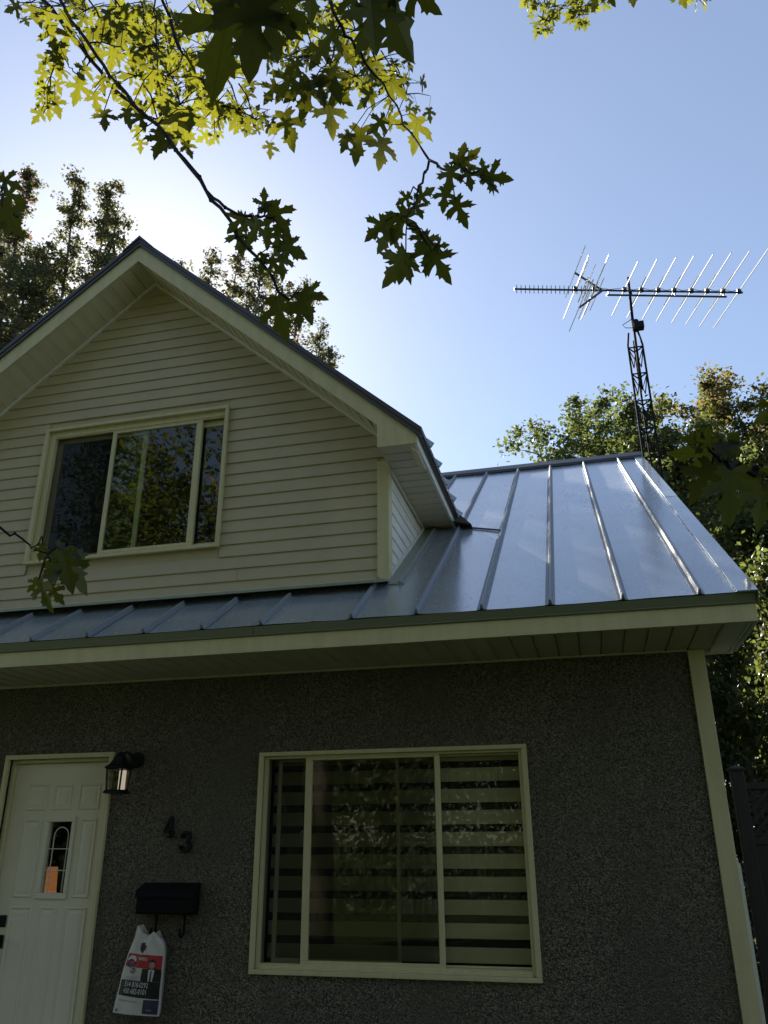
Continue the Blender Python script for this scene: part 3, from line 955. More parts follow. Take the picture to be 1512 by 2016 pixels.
# ------------------------------------------------------------------ flyer bag hanging on the hook
bagO = Vector((1.40, -.09, .32))
bag = empty('flyer_bag', bagO)
tag(bag, 'white plastic flyer bag with red and black print hanging from the mailbox hook', 'bag')
BT = .845
def edges_at(v):
    # v from 0 (bottom) to 1 (top): left and right outline
    zs_ = [0, .25, .5, .70, .80, .92, 1.0]
    lx = [1.196, 1.219, 1.243, 1.272, 1.288, 1.315, 1.328]
    rx = [1.556, 1.557, 1.558, 1.556, 1.553, 1.530, 1.512]
    return np.interp(v, zs_, lx), np.interp(v, zs_, rx)
def bagpt(u, v, off=0.0):
    l, r = edges_at(v)
    x = l + (r - l) * u
    z = .325 + (BT - .325) * v - .012 * u * (1 - v) - .018 * u * v
    top = .022 * math.sin(u * 9.5 + .6) * max(0, (v - .78) / .22) if v > .78 else 0
    bulge = .030 * (math.sin(math.pi * min(1, max(0, u))) ** .7) * (1 - .75 * max(0, v - .55) / .45)
    wr = .0035 * math.sin(u * 13 + v * 6) * math.sin(v * 17 - u * 4) + .004 * math.sin(u * 22 + 3 * v) * max(0, v - .7) * 3
    z += -.045 * abs(math.sin(u * 4.4 - .2)) * max(0, (v - .86) / .14) + (.03 * (1 - u) * max(0, (v - .9) / .1))
    return (x, -.092 - bulge - wr - top * .6 - off, z)
def GB(mb, name, mat, **kw):
    o = mb.build(name, M[mat], None, **kw)
    o.parent = bag; o.matrix_parent_inverse = Matrix.Translation(-bagO)
    return o
mb = MB()
NU, NV = 22, 34
hole = lambda u, v: ((u - .40) / .085) ** 2 + ((v - .80) / .055) ** 2 < 1
for j in range(NV + 1):
    for i in range(NU + 1):
        mb.v.append(bagpt(i / NU, j / NV))
for j in range(NV):
    for i in range(NU):
        if hole((i + .5) / NU, (j + .5) / NV): continue
        a = j * (NU + 1) + i
        mb.f.append((a, a + 1, a + NU + 2, a + NU + 1))
n0 = len(mb.v)
for j in range(NV + 1):
    for i in range(NU + 1):
        q = bagpt(i / NU, j / NV)
        edge = min(i, NU - i, j) == 0
        mb.v.append(q if edge and j < NV else (q[0], min(-.030, -.184 - q[1] + .05 if not edge else q[1]), q[2]))
for j in range(NV):
    for i in range(NU):
        if hole((i + .5) / NU, (j + .5) / NV): continue
        a = n0 + j * (NU + 1) + i
        mb.f.append((a, a + NU + 1, a + NU + 2, a + 1))
GB(mb, 'bag_body', 'bag_plastic', smooth=True)
def patch(poly_uv, mat, name, off=.0025):
    # printed area: subdivided polygon laid on the bag face
    us = [p[0] for p in poly_uv]; vs = [p[1] for p in poly_uv]
    bm = bmesh.new()
    vv = [bm.verts.new((a, b, 0)) for a, b in poly_uv]
    bm.faces.new(vv)
    bmesh.ops.triangulate(bm, faces=bm.faces)
    for _ in range(3):
        bmesh.ops.subdivide_edges(bm, edges=[e for e in bm.edges if e.calc_length() > .07], cuts=1)
        bmesh.ops.triangulate(bm, faces=bm.faces)
    for v in bm.verts: v.co = Vector(bagpt(v.co.x, v.co.y, off))
    m = bpy.data.meshes.new(name)
    bmesh.ops.recalc_face_normals(bm, faces=bm.faces)
    bm.to_mesh(m); bm.free()
    m.materials.append(M[mat])
    o = bpy.data.objects.new(name, m); col.objects.link(o)
    o.parent = bag; o.matrix_parent_inverse = Matrix.Translation(-bagO)
    return o
patch([(.04, .56), (.97, .55), (.97, .715), (.04, .715)], 'print_red', 'red_print')
patch([(.52, .40), (.97, .40), (.97, .5495), (.52, .5495)], 'print_black', 'black_print')
patch([(.04, .215), (.97, .195), (.97, .3985), (.04, .3985)], 'print_black', 'black_print')
patch([(.66, .025), (.97, .02), (.97, .185), (.66, .185)], 'print_navy', 'navy_print')
# round white emblem over a dark house shape, portrait, logo lines
cir = lambda cu, cv, ru, rv, n=18: [(cu + ru * math.cos(2 * math.pi * i / n), cv + rv * math.sin(2 * math.pi * i / n)) for i in range(n)]
patch(cir(.19, .635, .125, .058), 'print_white', 'emblem', .0045)
patch([(.075, .625), (.10, .565), (.19, .545), (.28, .565), (.305, .625), (.19, .655)], 'print_navy', 'emblem', .0065)
patch([(.08, .622), (.30, .622), (.27, .600), (.11, .600)], 'print_red', 'emblem', .0080)
patch([(.56, .402), (.93, .402), (.93, .50), (.84, .56), (.66, .56), (.56, .49)], 'print_black', 'portrait', .0045)
patch([(.70, .402), (.79, .402), (.82, .545), (.68, .545)], 'print_white', 'portrait', .0060)
patch([(.73, .402), (.765, .402), (.762, .53), (.735, .53)], 'print_navy', 'portrait', .0075)
patch(cir(.75, .605, .065, .052), 'print_skin', 'portrait', .0065)
patch([(.68, .62), (.69, .655), (.75, .67), (.81, .655), (.82, .62), (.78, .638), (.72, .638)], 'print_black', 'portrait', .0085)
def text(s, u0, v0, hv, mat, name, wscale=1.0, off=.0055, weight=0.0):
    cu = bpy.data.curves.new('text', 'FONT')
    cu.body = s; cu.size = 1.0; cu.offset = weight
    to = bpy.data.objects.new('text', cu); col.objects.link(to)
    dg = bpy.context.evaluated_depsgraph_get()
    m = bpy.data.meshes.new_from_object(to.evaluated_get(dg))
    bpy.data.objects.remove(to); bpy.data.curves.remove(cu)
    L, Rr = edges_at(v0)
    ratio = (BT - .325) / (Rr - L)
    for v in m.vertices:
        v.co = Vector(bagpt(u0 + v.co.x * hv * ratio * wscale, v0 + v.co.y * hv, off))
    m.name = name; m.materials.clear(); m.materials.append(M[mat])
    o = bpy.data.objects.new(name, m); col.objects.link(o)
    o.parent = bag; o.matrix_parent_inverse = Matrix.Translation(-bagO)
text('514 818-0292', .165, .325, .088, 'print_white', 'lettering', .72, weight=.012)
text('450 682-0101', .165, .245, .088, 'print_white', 'lettering', .72, weight=.012)
text('weu', .37, .645, .085, 'print_white', 'lettering', .9, weight=.012)
text('FAT', .22, .482, .055, 'print_black', 'lettering', 1.0, weight=.02)
patch([(.245, .530), (.305, .555), (.365, .530)], 'print_black', 'emblem', .0045)
for k in range(3): patch([(.12, .445 - k * .018), (.46 - .05 * k, .443 - k * .018), (.46 - .05 * k, .436 - k * .018), (.12, .438 - k * .018)], 'print_grey', 'small_print', .0045)
patch([(.08, .165), (.52, .160), (.52, .149), (.08, .154)], 'print_grey', 'small_print', .0045)
text('weu', .74, .055, .05, 'print_grey', 'lettering', .9)
patch([(.06, .03), (.12, .03), (.09, .06)], 'print_black', 'small_print', .0045)

# ------------------------------------------------------------------ fence and white post at the right
FY = 2.6
fp = Vector((5.955, FY, GZ))
fn = empty('fence', fp)
tag(fn, 'dark brown wooden fence with capped post and lattice top beside the house', 'fence')
def FB(mb, name, mat, **kw):
    o = mb.build(name, M[mat], None, **kw)
    o.parent = fn; o.matrix_parent_inverse = Matrix.Translation(-fp)
    return o
for px_ in (5.952, 8.05):
    FB(MB().box(px_ - .058, px_ + .058, FY - .058, FY + .058, GZ, 2.03), 'post', 'dark_brown', bevel=.006)
    mb = MB().box(px_ - .075, px_ + .075, FY - .075, FY + .075, 2.032, 2.052)
    b = len(mb.v)
    mb.v += [(px_ - .07, FY - .07, 2.0525), (px_ + .07, FY - .07, 2.0525), (px_ + .07, FY + .07, 2.0525), (px_ - .07, FY + .07, 2.0525), (px_, FY, 2.085)]
    mb.f += [(b, b + 1, b + 4), (b + 1, b + 2, b + 4), (b + 2, b + 3, b + 4), (b + 3, b, b + 4)]
    FB(mb, 'post_cap', 'dark_brown')
for z0, z1 in ((1.86, 1.92), (1.38, 1.44), (-.1, -.03)):
    FB(MB().box(6.011, 7.991, FY - .025, FY + .025, z0, z1), 'rail', 'dark_brown', bevel=.004)
x = 6.012
while x < 7.98:
    FB(MB().box(x, x + .132, FY - .012, FY + .012, -.03, 1.38), 'fence_board', 'dark_brown', bevel=.003)
    x += .1385
for i in range(26):
    for s in (1, -1):
        xx = 5.6 + i * .1
        a0, a1 = xx, xx + s * .42
        pts = []
        # clip a slanting lath to the frame
        t0, t1 = 0.0, 1.0
        for t in np.linspace(0, 1, 43):
            pass
        lo_, hi_ = 6.012, 7.99
        xa, xb = a0, a1
        za, zb = 1.44, 1.86
        def cl(xa, za, xb, zb):
            if xa < lo_ and xb < lo_ or xa > hi_ and xb > hi_: return None
            def f(x, z, X, Z):
                if x < lo_: tt = (lo_ - x) / (X - x); return lo_, z + (Z - z) * tt
                if x > hi_: tt = (hi_ - x) / (X - x); return hi_, z + (Z - z) * tt
                return x, z
            p0 = f(xa, za, xb, zb); p1 = f(xb, zb, xa, za)
            return p0, p1
        r = cl(xa, za, xb, zb)
        if r is None: continue
        (xa, za), (xb, zb) = r
        yy = FY + (-.006 if s > 0 else .006)
        h = .026
        mb = MB().hexa([(xa - h, yy - .005, za), (xa + h, yy - .005, za), (xa + h, yy + .005, za), (xa - h, yy + .005, za), (xb - h, yy - .005, zb), (xb + h, yy - .005, zb), (xb + h, yy + .005, zb), (xb - h, yy + .005, zb)])
        FB(mb, 'lattice_slat', 'dark_brown')
wp = MB().prism([(5.60, GZ), (5.775, GZ), (5.775, 1.20), (5.755, 1.27), (5.60, 1.30)], 'y', 2.0, 2.12).build('white_board', M['white_trim'], bevel=.004)
tag(wp, 'white painted board standing between the house corner and the dark fence post', 'board')

# ------------------------------------------------------------------ antenna on its lattice tower
TY = 4.95
TC = Vector((5.875, TY, GZ))
tw = empty('antenna_tower', TC)
tag(tw, 'dark three-legged lattice tower rising behind the end of the metal roof', 'tower')
def TB(mb, name, mat, par=None, **kw):
    o = mb.build(name, M[mat], None, **kw)
    o.parent = tw; o.matrix_parent_inverse = Matrix.Translation(-TC)
    return o
TR = .122
legs = []
for th in (200, -20, 90):
    dx, dy = TR * math.cos(R(th + 0)), TR * math.sin(R(th))
    p0 = Vector((TC.x + dx, TY + dy, GZ)); p1 = Vector((TC.x + dx * .92, TY + dy * .92, 8.35)); p2 = Vector((TC.x + dx * .62, TY + dy * .62, 8.58 if th != 90 else 8.50))
    legs.append((p0, p1))
    TB(MB().tube([p0, p1, p2], .0155, 8), 'leg', 'tower_steel', smooth=True)
z = GZ + .25
while z < 8.42:
    mb = MB()
    f = (z - GZ) / (8.35 - GZ)
    P = [a.lerp(b, f) for a, b in legs]
    P2 = [a.lerp(b, max(0, f - .028)) for a, b in legs]
    for i in range(3):
        mb.tube([P[i], P[(i + 1) % 3]], .012, 5)
        mid = (P2[i] + P2[(i + 1) % 3]) / 2 - Vector((0, 0, .07))
        mb.tube([P[i] - Vector((0, 0, .02)), mid, P[(i + 1) % 3] - Vector((0, 0, .02))], .010, 5)
    TB(mb, 'cross_brace', 'tower_steel')
    z += .46
TB(MB().tube([(TC.x + .01, TY, 7.6), (TC.x + .02, TY, 8.70)], .020, 8), 'mast', 'tower_steel', smooth=True)
# antenna
AC = Vector((5.905, TY, 8.70))
an = empty('television_antenna', AC)
tag(an, 'large rooftop television antenna with long silver rods on a horizontal boom', 'antenna')
def AB(mb, name, mat, **kw):
    o = mb.build(name, M[mat], None, **kw)
    o.parent = an; o.matrix_parent_inverse = Matrix.Translation(-AC)
    return o
mb = MB().tube([(TC.x + .05, TY - .01, 8.62), (TC.x + .05, TY - .01, 8.80)], .055, 12)
mb.box(TC.x + .02, TC.x + .17, TY - .07, TY + .05, 8.64, 8.75)
AB(mb, 'rotator', 'tower_steel', bevel=.008)
AB(MB().tube([(TC.x + .02, TY, 8.80), (TC.x + .045, TY, 9.62)], .021, 8), 'mast', 'tower_steel', smooth=True)
AB(MB().tube([(TC.x + .0, TY - .03, 8.82), (TC.x - .14, TY - .03, 8.74), (TC.x - .10, TY - .03, 8.68), (TC.x + .02, TY - .03, 8.66)], .006, 5), 'cable', 'tower_steel')
# horizontal boom plane: solve each pixel of the boom at the boom's height
BZ = 9.345
def onz(px, py, Z):
    d = CR * ((px - 756) / FPX) - CU * ((py - 1008) / FPX) + CF
    return CAM + d * ((Z - CAM.z) / d.z)
bl, br_ = onz(1012, 569, BZ), onz(1462, 576, BZ)
bdir = (br_ - bl); BL_ = bdir.length; bdir.normalize()
edir = Vector((-bdir.y, bdir.x, 0)).normalized()
print('boom', bl, br_, BL_)
bp = lambda s: bl + bdir * (BL_ * s)
AB(MB().tube([bp(.0), bp(1.0)], .017, 6), 'boom', 'antenna_dark')
lowz = Vector((0, 0, -.085))
AB(MB().tube([bp(.40) + lowz, bp(.925) + lowz], .017, 6), 'boom_brace', 'antenna_dark')
mb = MB()
for s in (.41, .51, .70, .915): mb.tube([bp(s), bp(s) + lowz], .012, 5)
AB(mb, 'boom_strut', 'antenna_dark')
# short UHF directors standing on the front of the boom
for k in range(17):
    s = .012 + k * .0187
    AB(MB().tube([bp(s) - Vector((0, 0, .062)) + edir * .02, bp(s) + Vector((0, 0, .062)) - edir * .02], .006, 5), 'director', 'antenna_dark')
# long rods: (position, half length)
for s, hl, off in ((.985, .98, .0), (.915, .93, .02), (.845, .88, .0), (.775, .84, .0), (.70, .80, .0), (.63, .76, .0), (.556, .72, .0), (.482, .66, .0), (.35, .80, .0), (.268, .78, .0)):
    c = bp(s) + Vector((0, 0, .022))
    r = AB(MB().tube([c - edir * hl, c + edir * hl], .009, 6), 'rod', 'antenna_aluminium')
    AB(MB().box(-.03, .03, -.03, .03, -.03, .03), 'insulator', 'antenna_dark').matrix_local = Matrix.Translation(c - AC)
    if .5 < s < .95:
        c2 = bp(s) + Vector((0, 0, -.012)) - bdir * .05
        AB(MB().tube([c2 - edir * hl * .48, c2 + edir * hl * .42], .008, 5), 'rod', 'antenna_aluminium')
mb = MB()
for i, (a, b) in enumerate(zip((.35, .482, .556, .63, .70, .775, .845, .915), (.482, .556, .63, .70, .775, .845, .915, .985))):
    for q in (1, -1):
        mb.tube([bp(a) + edir * .05 * q + Vector((0, 0, .02)), bp(b) - edir * .05 * q + Vector((0, 0, .02))], .004, 4)
AB(mb, 'phasing_line', 'antenna_dark')
# corner reflector: two arms opening forward, with rods
apex = bp(.385)
for sg, tip in ((1, onz(1143, 536, BZ + .33)), (-1, onz(1152, 601, BZ - .30))):
    tip = apex + (-bdir * .40) + Vector((0, 0, .33 * sg))
    AB(MB().tube([apex, tip], .018, 5), 'reflector_arm', 'antenna_dark')
    for k in range(4):
        c = apex.lerp(tip, .25 + .25 * k)
        hl = .40 if k < 3 else .62
        AB(MB().tube([c - edir * hl, c + edir * hl], .007, 5), 'rod', 'antenna_aluminium')
for s, hl in ((.30, .30), (.325, .26)):
    AB(MB().tube([bp(s) - edir * hl, bp(s) + edir * hl], .010, 5), 'rod', 'antenna_aluminium')

# ------------------------------------------------------------------ foliage tools
rs = np.random.RandomState(11)
HALF = [(0, 0), (.05, -.035), (.14, -.075), (.25, -.10), (.22, -.02), (.34, .0), (.27, .06), (.17, .125), (.14, .175), (.30, .20), (.40, .19), (.40, .255), (.52, .30), (.475, .355), (.58, .47), (.45, .445), (.40, .50), (.30, .42), (.19, .385), (.095, .36),
        (.12, .46), (.17, .56), (.27, .60), (.195, .65), (.225, .735), (.14, .735), (.115, .80), (.10, .88), (.0, 1.04)]
def leaf_mesh(seed):
    r_ = random.Random(seed)
    jit = lambda p: (p[0] * r_.uniform(.9, 1.1), p[1] + r_.uniform(-.018, .018))
    right = [HALF[0]] + [jit(p) for p in HALF[1:-1]] + [HALF[-1]]
    left = [(-x, y) for x, y in [jit(p) for p in HALF[1:-1]]][::-1]
    nr = len(right)
    fold, droop, curl = r_.uniform(.05, .45), r_.uniform(-.05, .55), r_.uniform(-.5, .5)
    def z(x, y): return fold * abs(x) - droop * (y ** 2) * .5 - .28 * x * x + curl * x * y * .5
    mb_v, mb_f = [], []
    # midrib points, so the blade can fold along it
    mid = [(0, y) for y in (.18, .40, .62, .82)]
    def tri(poly):
        b = len(mb_v)
        mb_v.extend([(x, y, z(x, y)) for x, y in poly])
        for t in tessellate_polygon([[Vector((x, y, 0)) for x, y in poly]]):
            mb_f.append(tuple(b + i for i in t))
    tri(right + mid[::-1])
    tri([HALF[0]] + mid + [HALF[-1]] + left)
    m = bpy.data.meshes.new('leaf')
    m.from_pydata(mb_v, [], mb_f)
    uv = m.uv_layers.new(name='UVMap')
    for l_ in m.loops:
        v = m.vertices[l_.vertex_index].co
        uv.data[l_.index].uv = (v.x, v.y)
    for p_ in m.polygons: p_.use_smooth = True
    m.materials.append(M['maple_leaf'])
    return m
LEAF = [leaf_mesh(i) for i in range(8)]

def cards(name, centers, normals, tips, sizes, mat, parent, tint, shape='rhomb'):
    """many leaf-sized faces in one mesh: numpy arrays of (n,3)"""
    n = len(centers)
    tips = tips - normals * np.sum(tips * normals, 1, keepdims=True)
    tips /= np.linalg.norm(tips, axis=1, keepdims=True) + 1e-9
    side = np.cross(tips, normals)
    if shape == 'maple':
        tx = np.array([0, .30, .52, .16, .22, 0, -.22, -.16, -.52, -.30]); ty = np.array([-.5, -.52, .0, -.02, .22, .55, .22, -.02, .0, -.52])
        faces = np.array([[0, 1, 3], [1, 2, 3], [3, 4, 5], [0, 3, 5], [0, 5, 7], [5, 6, 7], [7, 8, 9], [0, 7, 9]])
        dz = np.abs(tx) * .25
    else:
        tx = np.array([0, .34, .0, -.34]); ty = np.array([-.5, -.02, .55, .05])
        faces = np.array([[0, 1, 2], [0, 2, 3]])
        dz = np.array([0, .12, 0, .12])
    k = len(tx)
    s = sizes[:, None, None]
    v = centers[:, None, :] + s * (tx[None, :, None] * side[:, None, :] + ty[None, :, None] * tips[:, None, :] + dz[None, :, None] * normals[:, None, :])
    v = v.reshape(-1, 3)
    f = (np.arange(n)[:, None, None] * k + faces[None]).reshape(-1)
    m = bpy.data.meshes.new(name)
    nf = n * len(faces)
    m.vertices.add(len(v)); m.vertices.foreach_set('co', v.ravel())
    m.loops.add(nf * 3); m.loops.foreach_set('vertex_index', f)
    m.polygons.add(nf); m.polygons.foreach_set('loop_start', np.arange(nf) * 3); m.polygons.foreach_set('loop_total', np.full(nf, 3))
    m.update(calc_edges=True)
    a = m.attributes.new('tint', 'FLOAT', 'POINT')
    a.data.foreach_set('value', np.repeat(tint, k).astype(np.float32))
    m.materials.append(mat)
    o = bpy.data.objects.new(name, m); col.objects.link(o)
    if parent is not None: o.parent = parent
    return o

def rand_dirs(n, r):
    d = r.normal(size=(n, 3)); return d / np.linalg.norm(d, axis=1, keepdims=True)

def grow_tree(name, label, cat, base, h, leaders, mat, leaf, n_leaf, seed, group=None, trunk_r=.16, twigs=9, clump=.30, trunk_frac=.35, kindshape='rhomb', droop=.5, warm=0.0):
    """leaders: list of (dx, dy, top fraction of h, spread) - rising limbs that end in a leafy top"""
    r = np.random.RandomState(seed)
    base = Vector(base)
    root = empty(name, base)
    tag(root, label, cat, group)
    tk = MB()
    fork = Vector((0, 0, h * trunk_frac))
    tk.tube([(0, 0, -.3), (r.normal(0, .05), r.normal(0, .05), h * trunk_frac * .5), fork], [trunk_r * 1.25, trunk_r, trunk_r * .85], 9)
    cl_c, cl_r, cl_w, cl_t = [], [], [], []
    for (dx, dy, tf, sp) in leaders:
        top = Vector((dx, dy, h * tf))
        f0 = fork * r.uniform(.7, 1.0)
        m1 = f0.lerp(top, .35) + Vector((dx * .25, dy * .25, 0)) + Vector(r.normal(0, .15, 3))
        m2 = f0.lerp(top, .7) + Vector((dx * .12, dy * .12, 0)) + Vector(r.normal(0, .15, 3))
        pl = [f0, m1, m2, top]
        L = (top - f0).length
        # smooth the limb
        pts = []
        for i in range(13):
            t = i / 12
            a = f0 * (1 - t) ** 3 + m1 * 3 * t * (1 - t) ** 2 + m2 * 3 * t * t * (1 - t) + top * t ** 3
            pts.append(a)
        tk.tube(pts, [trunk_r * .55 * (1 - .93 * i / 12) + .006 for i in range(13)], 6)
        nt_ = int(twigs * max(1, L / 3))
        tint0 = r.uniform(-.15, .15)
        for q in range(nt_):
            t = .14 + .86 * (q + r.uniform(0, 1)) / nt_
            i = min(11, int(t * 12)); p0 = pts[i].lerp(pts[i + 1], t * 12 - i)
            ax = (pts[min(i + 1, 12)] - pts[i]).normalized()
            th = r.uniform(0, 2 * math.pi)
            out = Vector((math.cos(th), math.sin(th), r.uniform(.2, .9))).normalized()
            ln_ = sp * (1.15 - .85 * t) * r.uniform(.55, 1.15)
            p1 = p0 + out * ln_ * .6
            p2 = p0 + out * ln_ + Vector((0, 0, -.12 * ln_))
            tk.tube([p0, p1, p2], [.022, .012, .004], 4, cap=False)
            for c in range(3):
                f = .3 + .35 * c
                pc = p0.lerp(p2, f) + Vector(r.normal(0, clump * .5, 3))
                cl_c.append(pc[:]); cl_r.append(clump * r.uniform(.6, 1.25) * (1.1 - .4 * t)); cl_w.append(r.uniform(.5, 1.4)); cl_t.append(tint0 + r.normal(0, .12) + (.22 * t * warm))
    tk.build('trunk', M['bark'], root, smooth=True)
    cl_c = np.array(cl_c); cl_r = np.array(cl_r); cl_w = np.array(cl_w); cl_t = np.array(cl_t)
    idx = r.choice(len(cl_c), n_leaf, p=cl_w / cl_w.sum())
    off = r.normal(size=(n_leaf, 3)) * (cl_r[idx] * .55)[:, None]
    off[:, 2] *= .8
    c = cl_c[idx] + off
    nrm = rand_dirs(n_leaf, r); nrm[:, 2] = np.abs(nrm[:, 2]) + .35; nrm /= np.linalg.norm(nrm, axis=1, keepdims=True)
    tips = rand_dirs(n_leaf, r); tips[:, 2] -= droop
    sz = leaf * r.uniform(.65, 1.3, n_leaf)
    tint = np.clip(.42 + cl_t[idx] + r.normal(0, .17, n_leaf), 0, 1)
    cards('crown', c, nrm, tips, sz, mat, root, tint, kindshape)
    return root

def gpos(az, D):     # a spot on the ground at an azimuth and distance from the viewpoint
    return (CAM.x + D * math.sin(R(az)), CAM.y + D * math.cos(R(az)), GZ)

def leaders_round(n, rad, seed, lo=.78, hi=1.0, sp=1.3):
    r = random.Random(seed)
    out = [(r.uniform(-.3, .3), r.uniform(-.3, .3), hi, sp)]
    for i in range(n):
        a = 2 * math.pi * i / n + r.uniform(-.3, .3)
        q = rad * r.uniform(.5, 1.0)
        out.append((q * math.cos(a), q * math.sin(a), r.uniform(lo, hi) - .12 * (q / rad), sp * r.uniform(.8, 1.2)))
    return out

G1 = 'tall narrow-topped trees behind the gable'
grow_tree('tree', 'tall bronze-green tree whose paired thin tops rise left of the roof peak', 'tree', gpos(-38.6, 19.5), 19.4,
          [(-.5, -.2, 1.0, .85), (.35, .3, .985, .85), (1.1, -.2, .90, .9), (-1.1, -.5, .86, 1.0), (.8, .8, .76, 1.2), (-1.7, .4, .76, 1.1), (1.6, .2, .74, 1.1)], M['bronze_mass'], .092, 52000, 3, G1, .17, 13, .25, .3, droop=.9)
grow_tree('tree', 'tall thin-topped tree at the left edge of the view behind the house', 'tree', gpos(-44.0, 20.0), 19.2,
          [(.2, .1, 1.0, .75), (-.6, .3, .93, .9), (1.0, .5, .84, .9), (-.9, -.8, .74, 1.2), (1.1, -.6, .70, 1.2)], M['bronze_mass'], .092, 42000, 4, G1, .17, 13, .25, .3, droop=.9)
grow_tree('tree', 'dense green tree below the thin tops along the left rake of the gable', 'tree', gpos(-42.5, 17.0), 14.6,
          leaders_round(7, 2.4, 5, .72, .98, 1.3), M['bronze_mass'], .095, 42000, 5, G1, .17, 8, .36, .3, droop=.7)
grow_tree('tree', 'airy bronze tree showing its tops just past the roof peak', 'tree', gpos(-28.6, 19.0), 17.45,
          [(-.9, 0, .97, .75), (.0, .2, .99, .8), (.8, .1, .965, .8), (1.5, .2, .96, .8), (.3, -.7, .8, 1.0), (-1.5, .2, .90, .8)], M['bronze_mass'], .088, 30000, 6, G1, .15, 11, .24, .3, droop=.9)
grow_tree('tree', 'sparse bronze tree falling away along the right rake of the gable', 'tree', gpos(-22.9, 19.5), 17.7,
          [(-.9, 0, .975, .8), (-.1, .2, .985, .8), (.7, 0, .94, .8), (1.35, .2, .86, .8), (1.7, .0, .80, .7)], M['bronze_mass'], .088, 28000, 8, G1, .14, 11, .25, .3, droop=.9)
G2 = 'trees behind the metal roof'
grow_tree('tree', 'round green maple behind the metal roof ridge left of the tower', 'tree', gpos(3.0, 21), 13.2,
          leaders_round(14, 3.0, 11, .86, 1.0, 1.4), M['green_mass'], .12, 75000, 11, G2, .17, 8, .46, .3, droop=.6)
grow_tree('tree', 'green tree with amber tops right of the lattice tower', 'tree', gpos(11.2, 21), 13.4,
          [(.05, .1, 1.0, .7), (-1.3, .1, .92, .9), (1.1, .0, .90, .9), (2.0, .2, .92, .9), (-.5, -.8, .86, 1.2), (.8, -.6, .83, 1.3), (1.6, -.8, .80, 1.3), (-1.8, -.4, .84, 1.1)], M['amber_mass'], .12, 70000, 12, G2, .17, 10, .42, .3, droop=.7, warm=1)
grow_tree('tree', 'amber and green tree at the right edge behind the roof', 'tree', gpos(16.3, 20), 12.2,
          leaders_round(11, 2.6, 13, .84, 1.0, 1.4), M['amber_mass'], .12, 56000, 13, G2, .17, 8, .44, .3, droop=.7, warm=1)
grow_tree('tree', 'dark green tree under the amber tops beyond the roof edge', 'tree', gpos(11.5, 16), 9.4,
          leaders_round(10, 2.4, 14, .70, 1.0, 1.4), M['green_mass'], .105, 56000, 14, G2, .16, 9, .38, .15, droop=.7)
grow_tree('tree', 'low dark green tree behind the right corner of the house', 'tree', gpos(16.5, 14.5), 7.6,
          leaders_round(9, 2.0, 15, .70, 1.0, 1.4), M['green_mass'], .10, 46000, 15, G2, .15, 9, .38, .15, droop=.7)

def cedar(label, base, h, rad, n, seed, group):
    r = np.random.RandomState(seed)
    root = empty('cedar_tree', base)
    tag(root, label, 'tree', group)
    MB().tube([(0, 0, -.2), (0, 0, h * .95)], [.09, .012], 7).build('trunk', M['bark'], root, smooth=True)
    # flat sprays arranged round the stem in ascending plumes
    npl = 110
    cc, tt, ti, sz, nn = [], [], [], [], []
    per = n // npl
    for k in range(npl):
        z = h * (r.uniform(.02, 1) ** .9)
        th = r.uniform(0, 2 * math.pi)
        rr = rad * (1 - (z / h) ** 1.8 * .9) * r.uniform(.72, 1.12)
        out = np.array([math.cos(th), math.sin(th), 0])
        p0 = out * rr * .35 + np.array([0, 0, z - .35]); p1 = out * rr + np.array([0, 0, z + .12])
        t = r.uniform(.1, 1, per)[:, None]
        c = p0 + (p1 - p0) * t + r.normal(0, .085, (per, 3))
        cc.append(c)
        d = (p1 - p0) / np.linalg.norm(p1 - p0)
        tt.append(np.repeat(d[None], per, 0) + r.normal(0, .45, (per, 3)))
        nn.append(np.cross(d, np.array([0, 0, 1]))[None] * r.choice([-1, 1], per)[:, None] + r.normal(0, .45, (per, 3)))
        ti.append(np.clip(.4 + r.normal(0, .15) + r.normal(0, .14, per), 0, 1))
        sz.append(r.uniform(.05, .10, per))
    nn = np.concatenate(nn); nn /= np.linalg.norm(nn, axis=1, keepdims=True)
    cards('crown', np.concatenate(cc), nn, np.concatenate(tt), np.concatenate(sz), M['cedar_mass'], root, np.concatenate(ti))
    return root
G3 = 'cedar hedge trees beyond the right corner'
for k, (az, D, h, rad, lab) in enumerate(((9.6, 12.2, 4.7, .85, 'cedar hedge tree nearest the house corner trim'), (12.6, 12.6, 5.4, .85, 'taller cedar hedge tree second from the house corner'),
                                          (15.6, 12.2, 4.8, .85, 'cedar hedge tree above the lattice fence at the right edge'), (6.8, 12.8, 4.6, .8, 'cedar hedge tree mostly hidden behind the end of the house'))):
    cedar(lab, gpos(az, D), h, rad, 9000, 40 + k, G3)

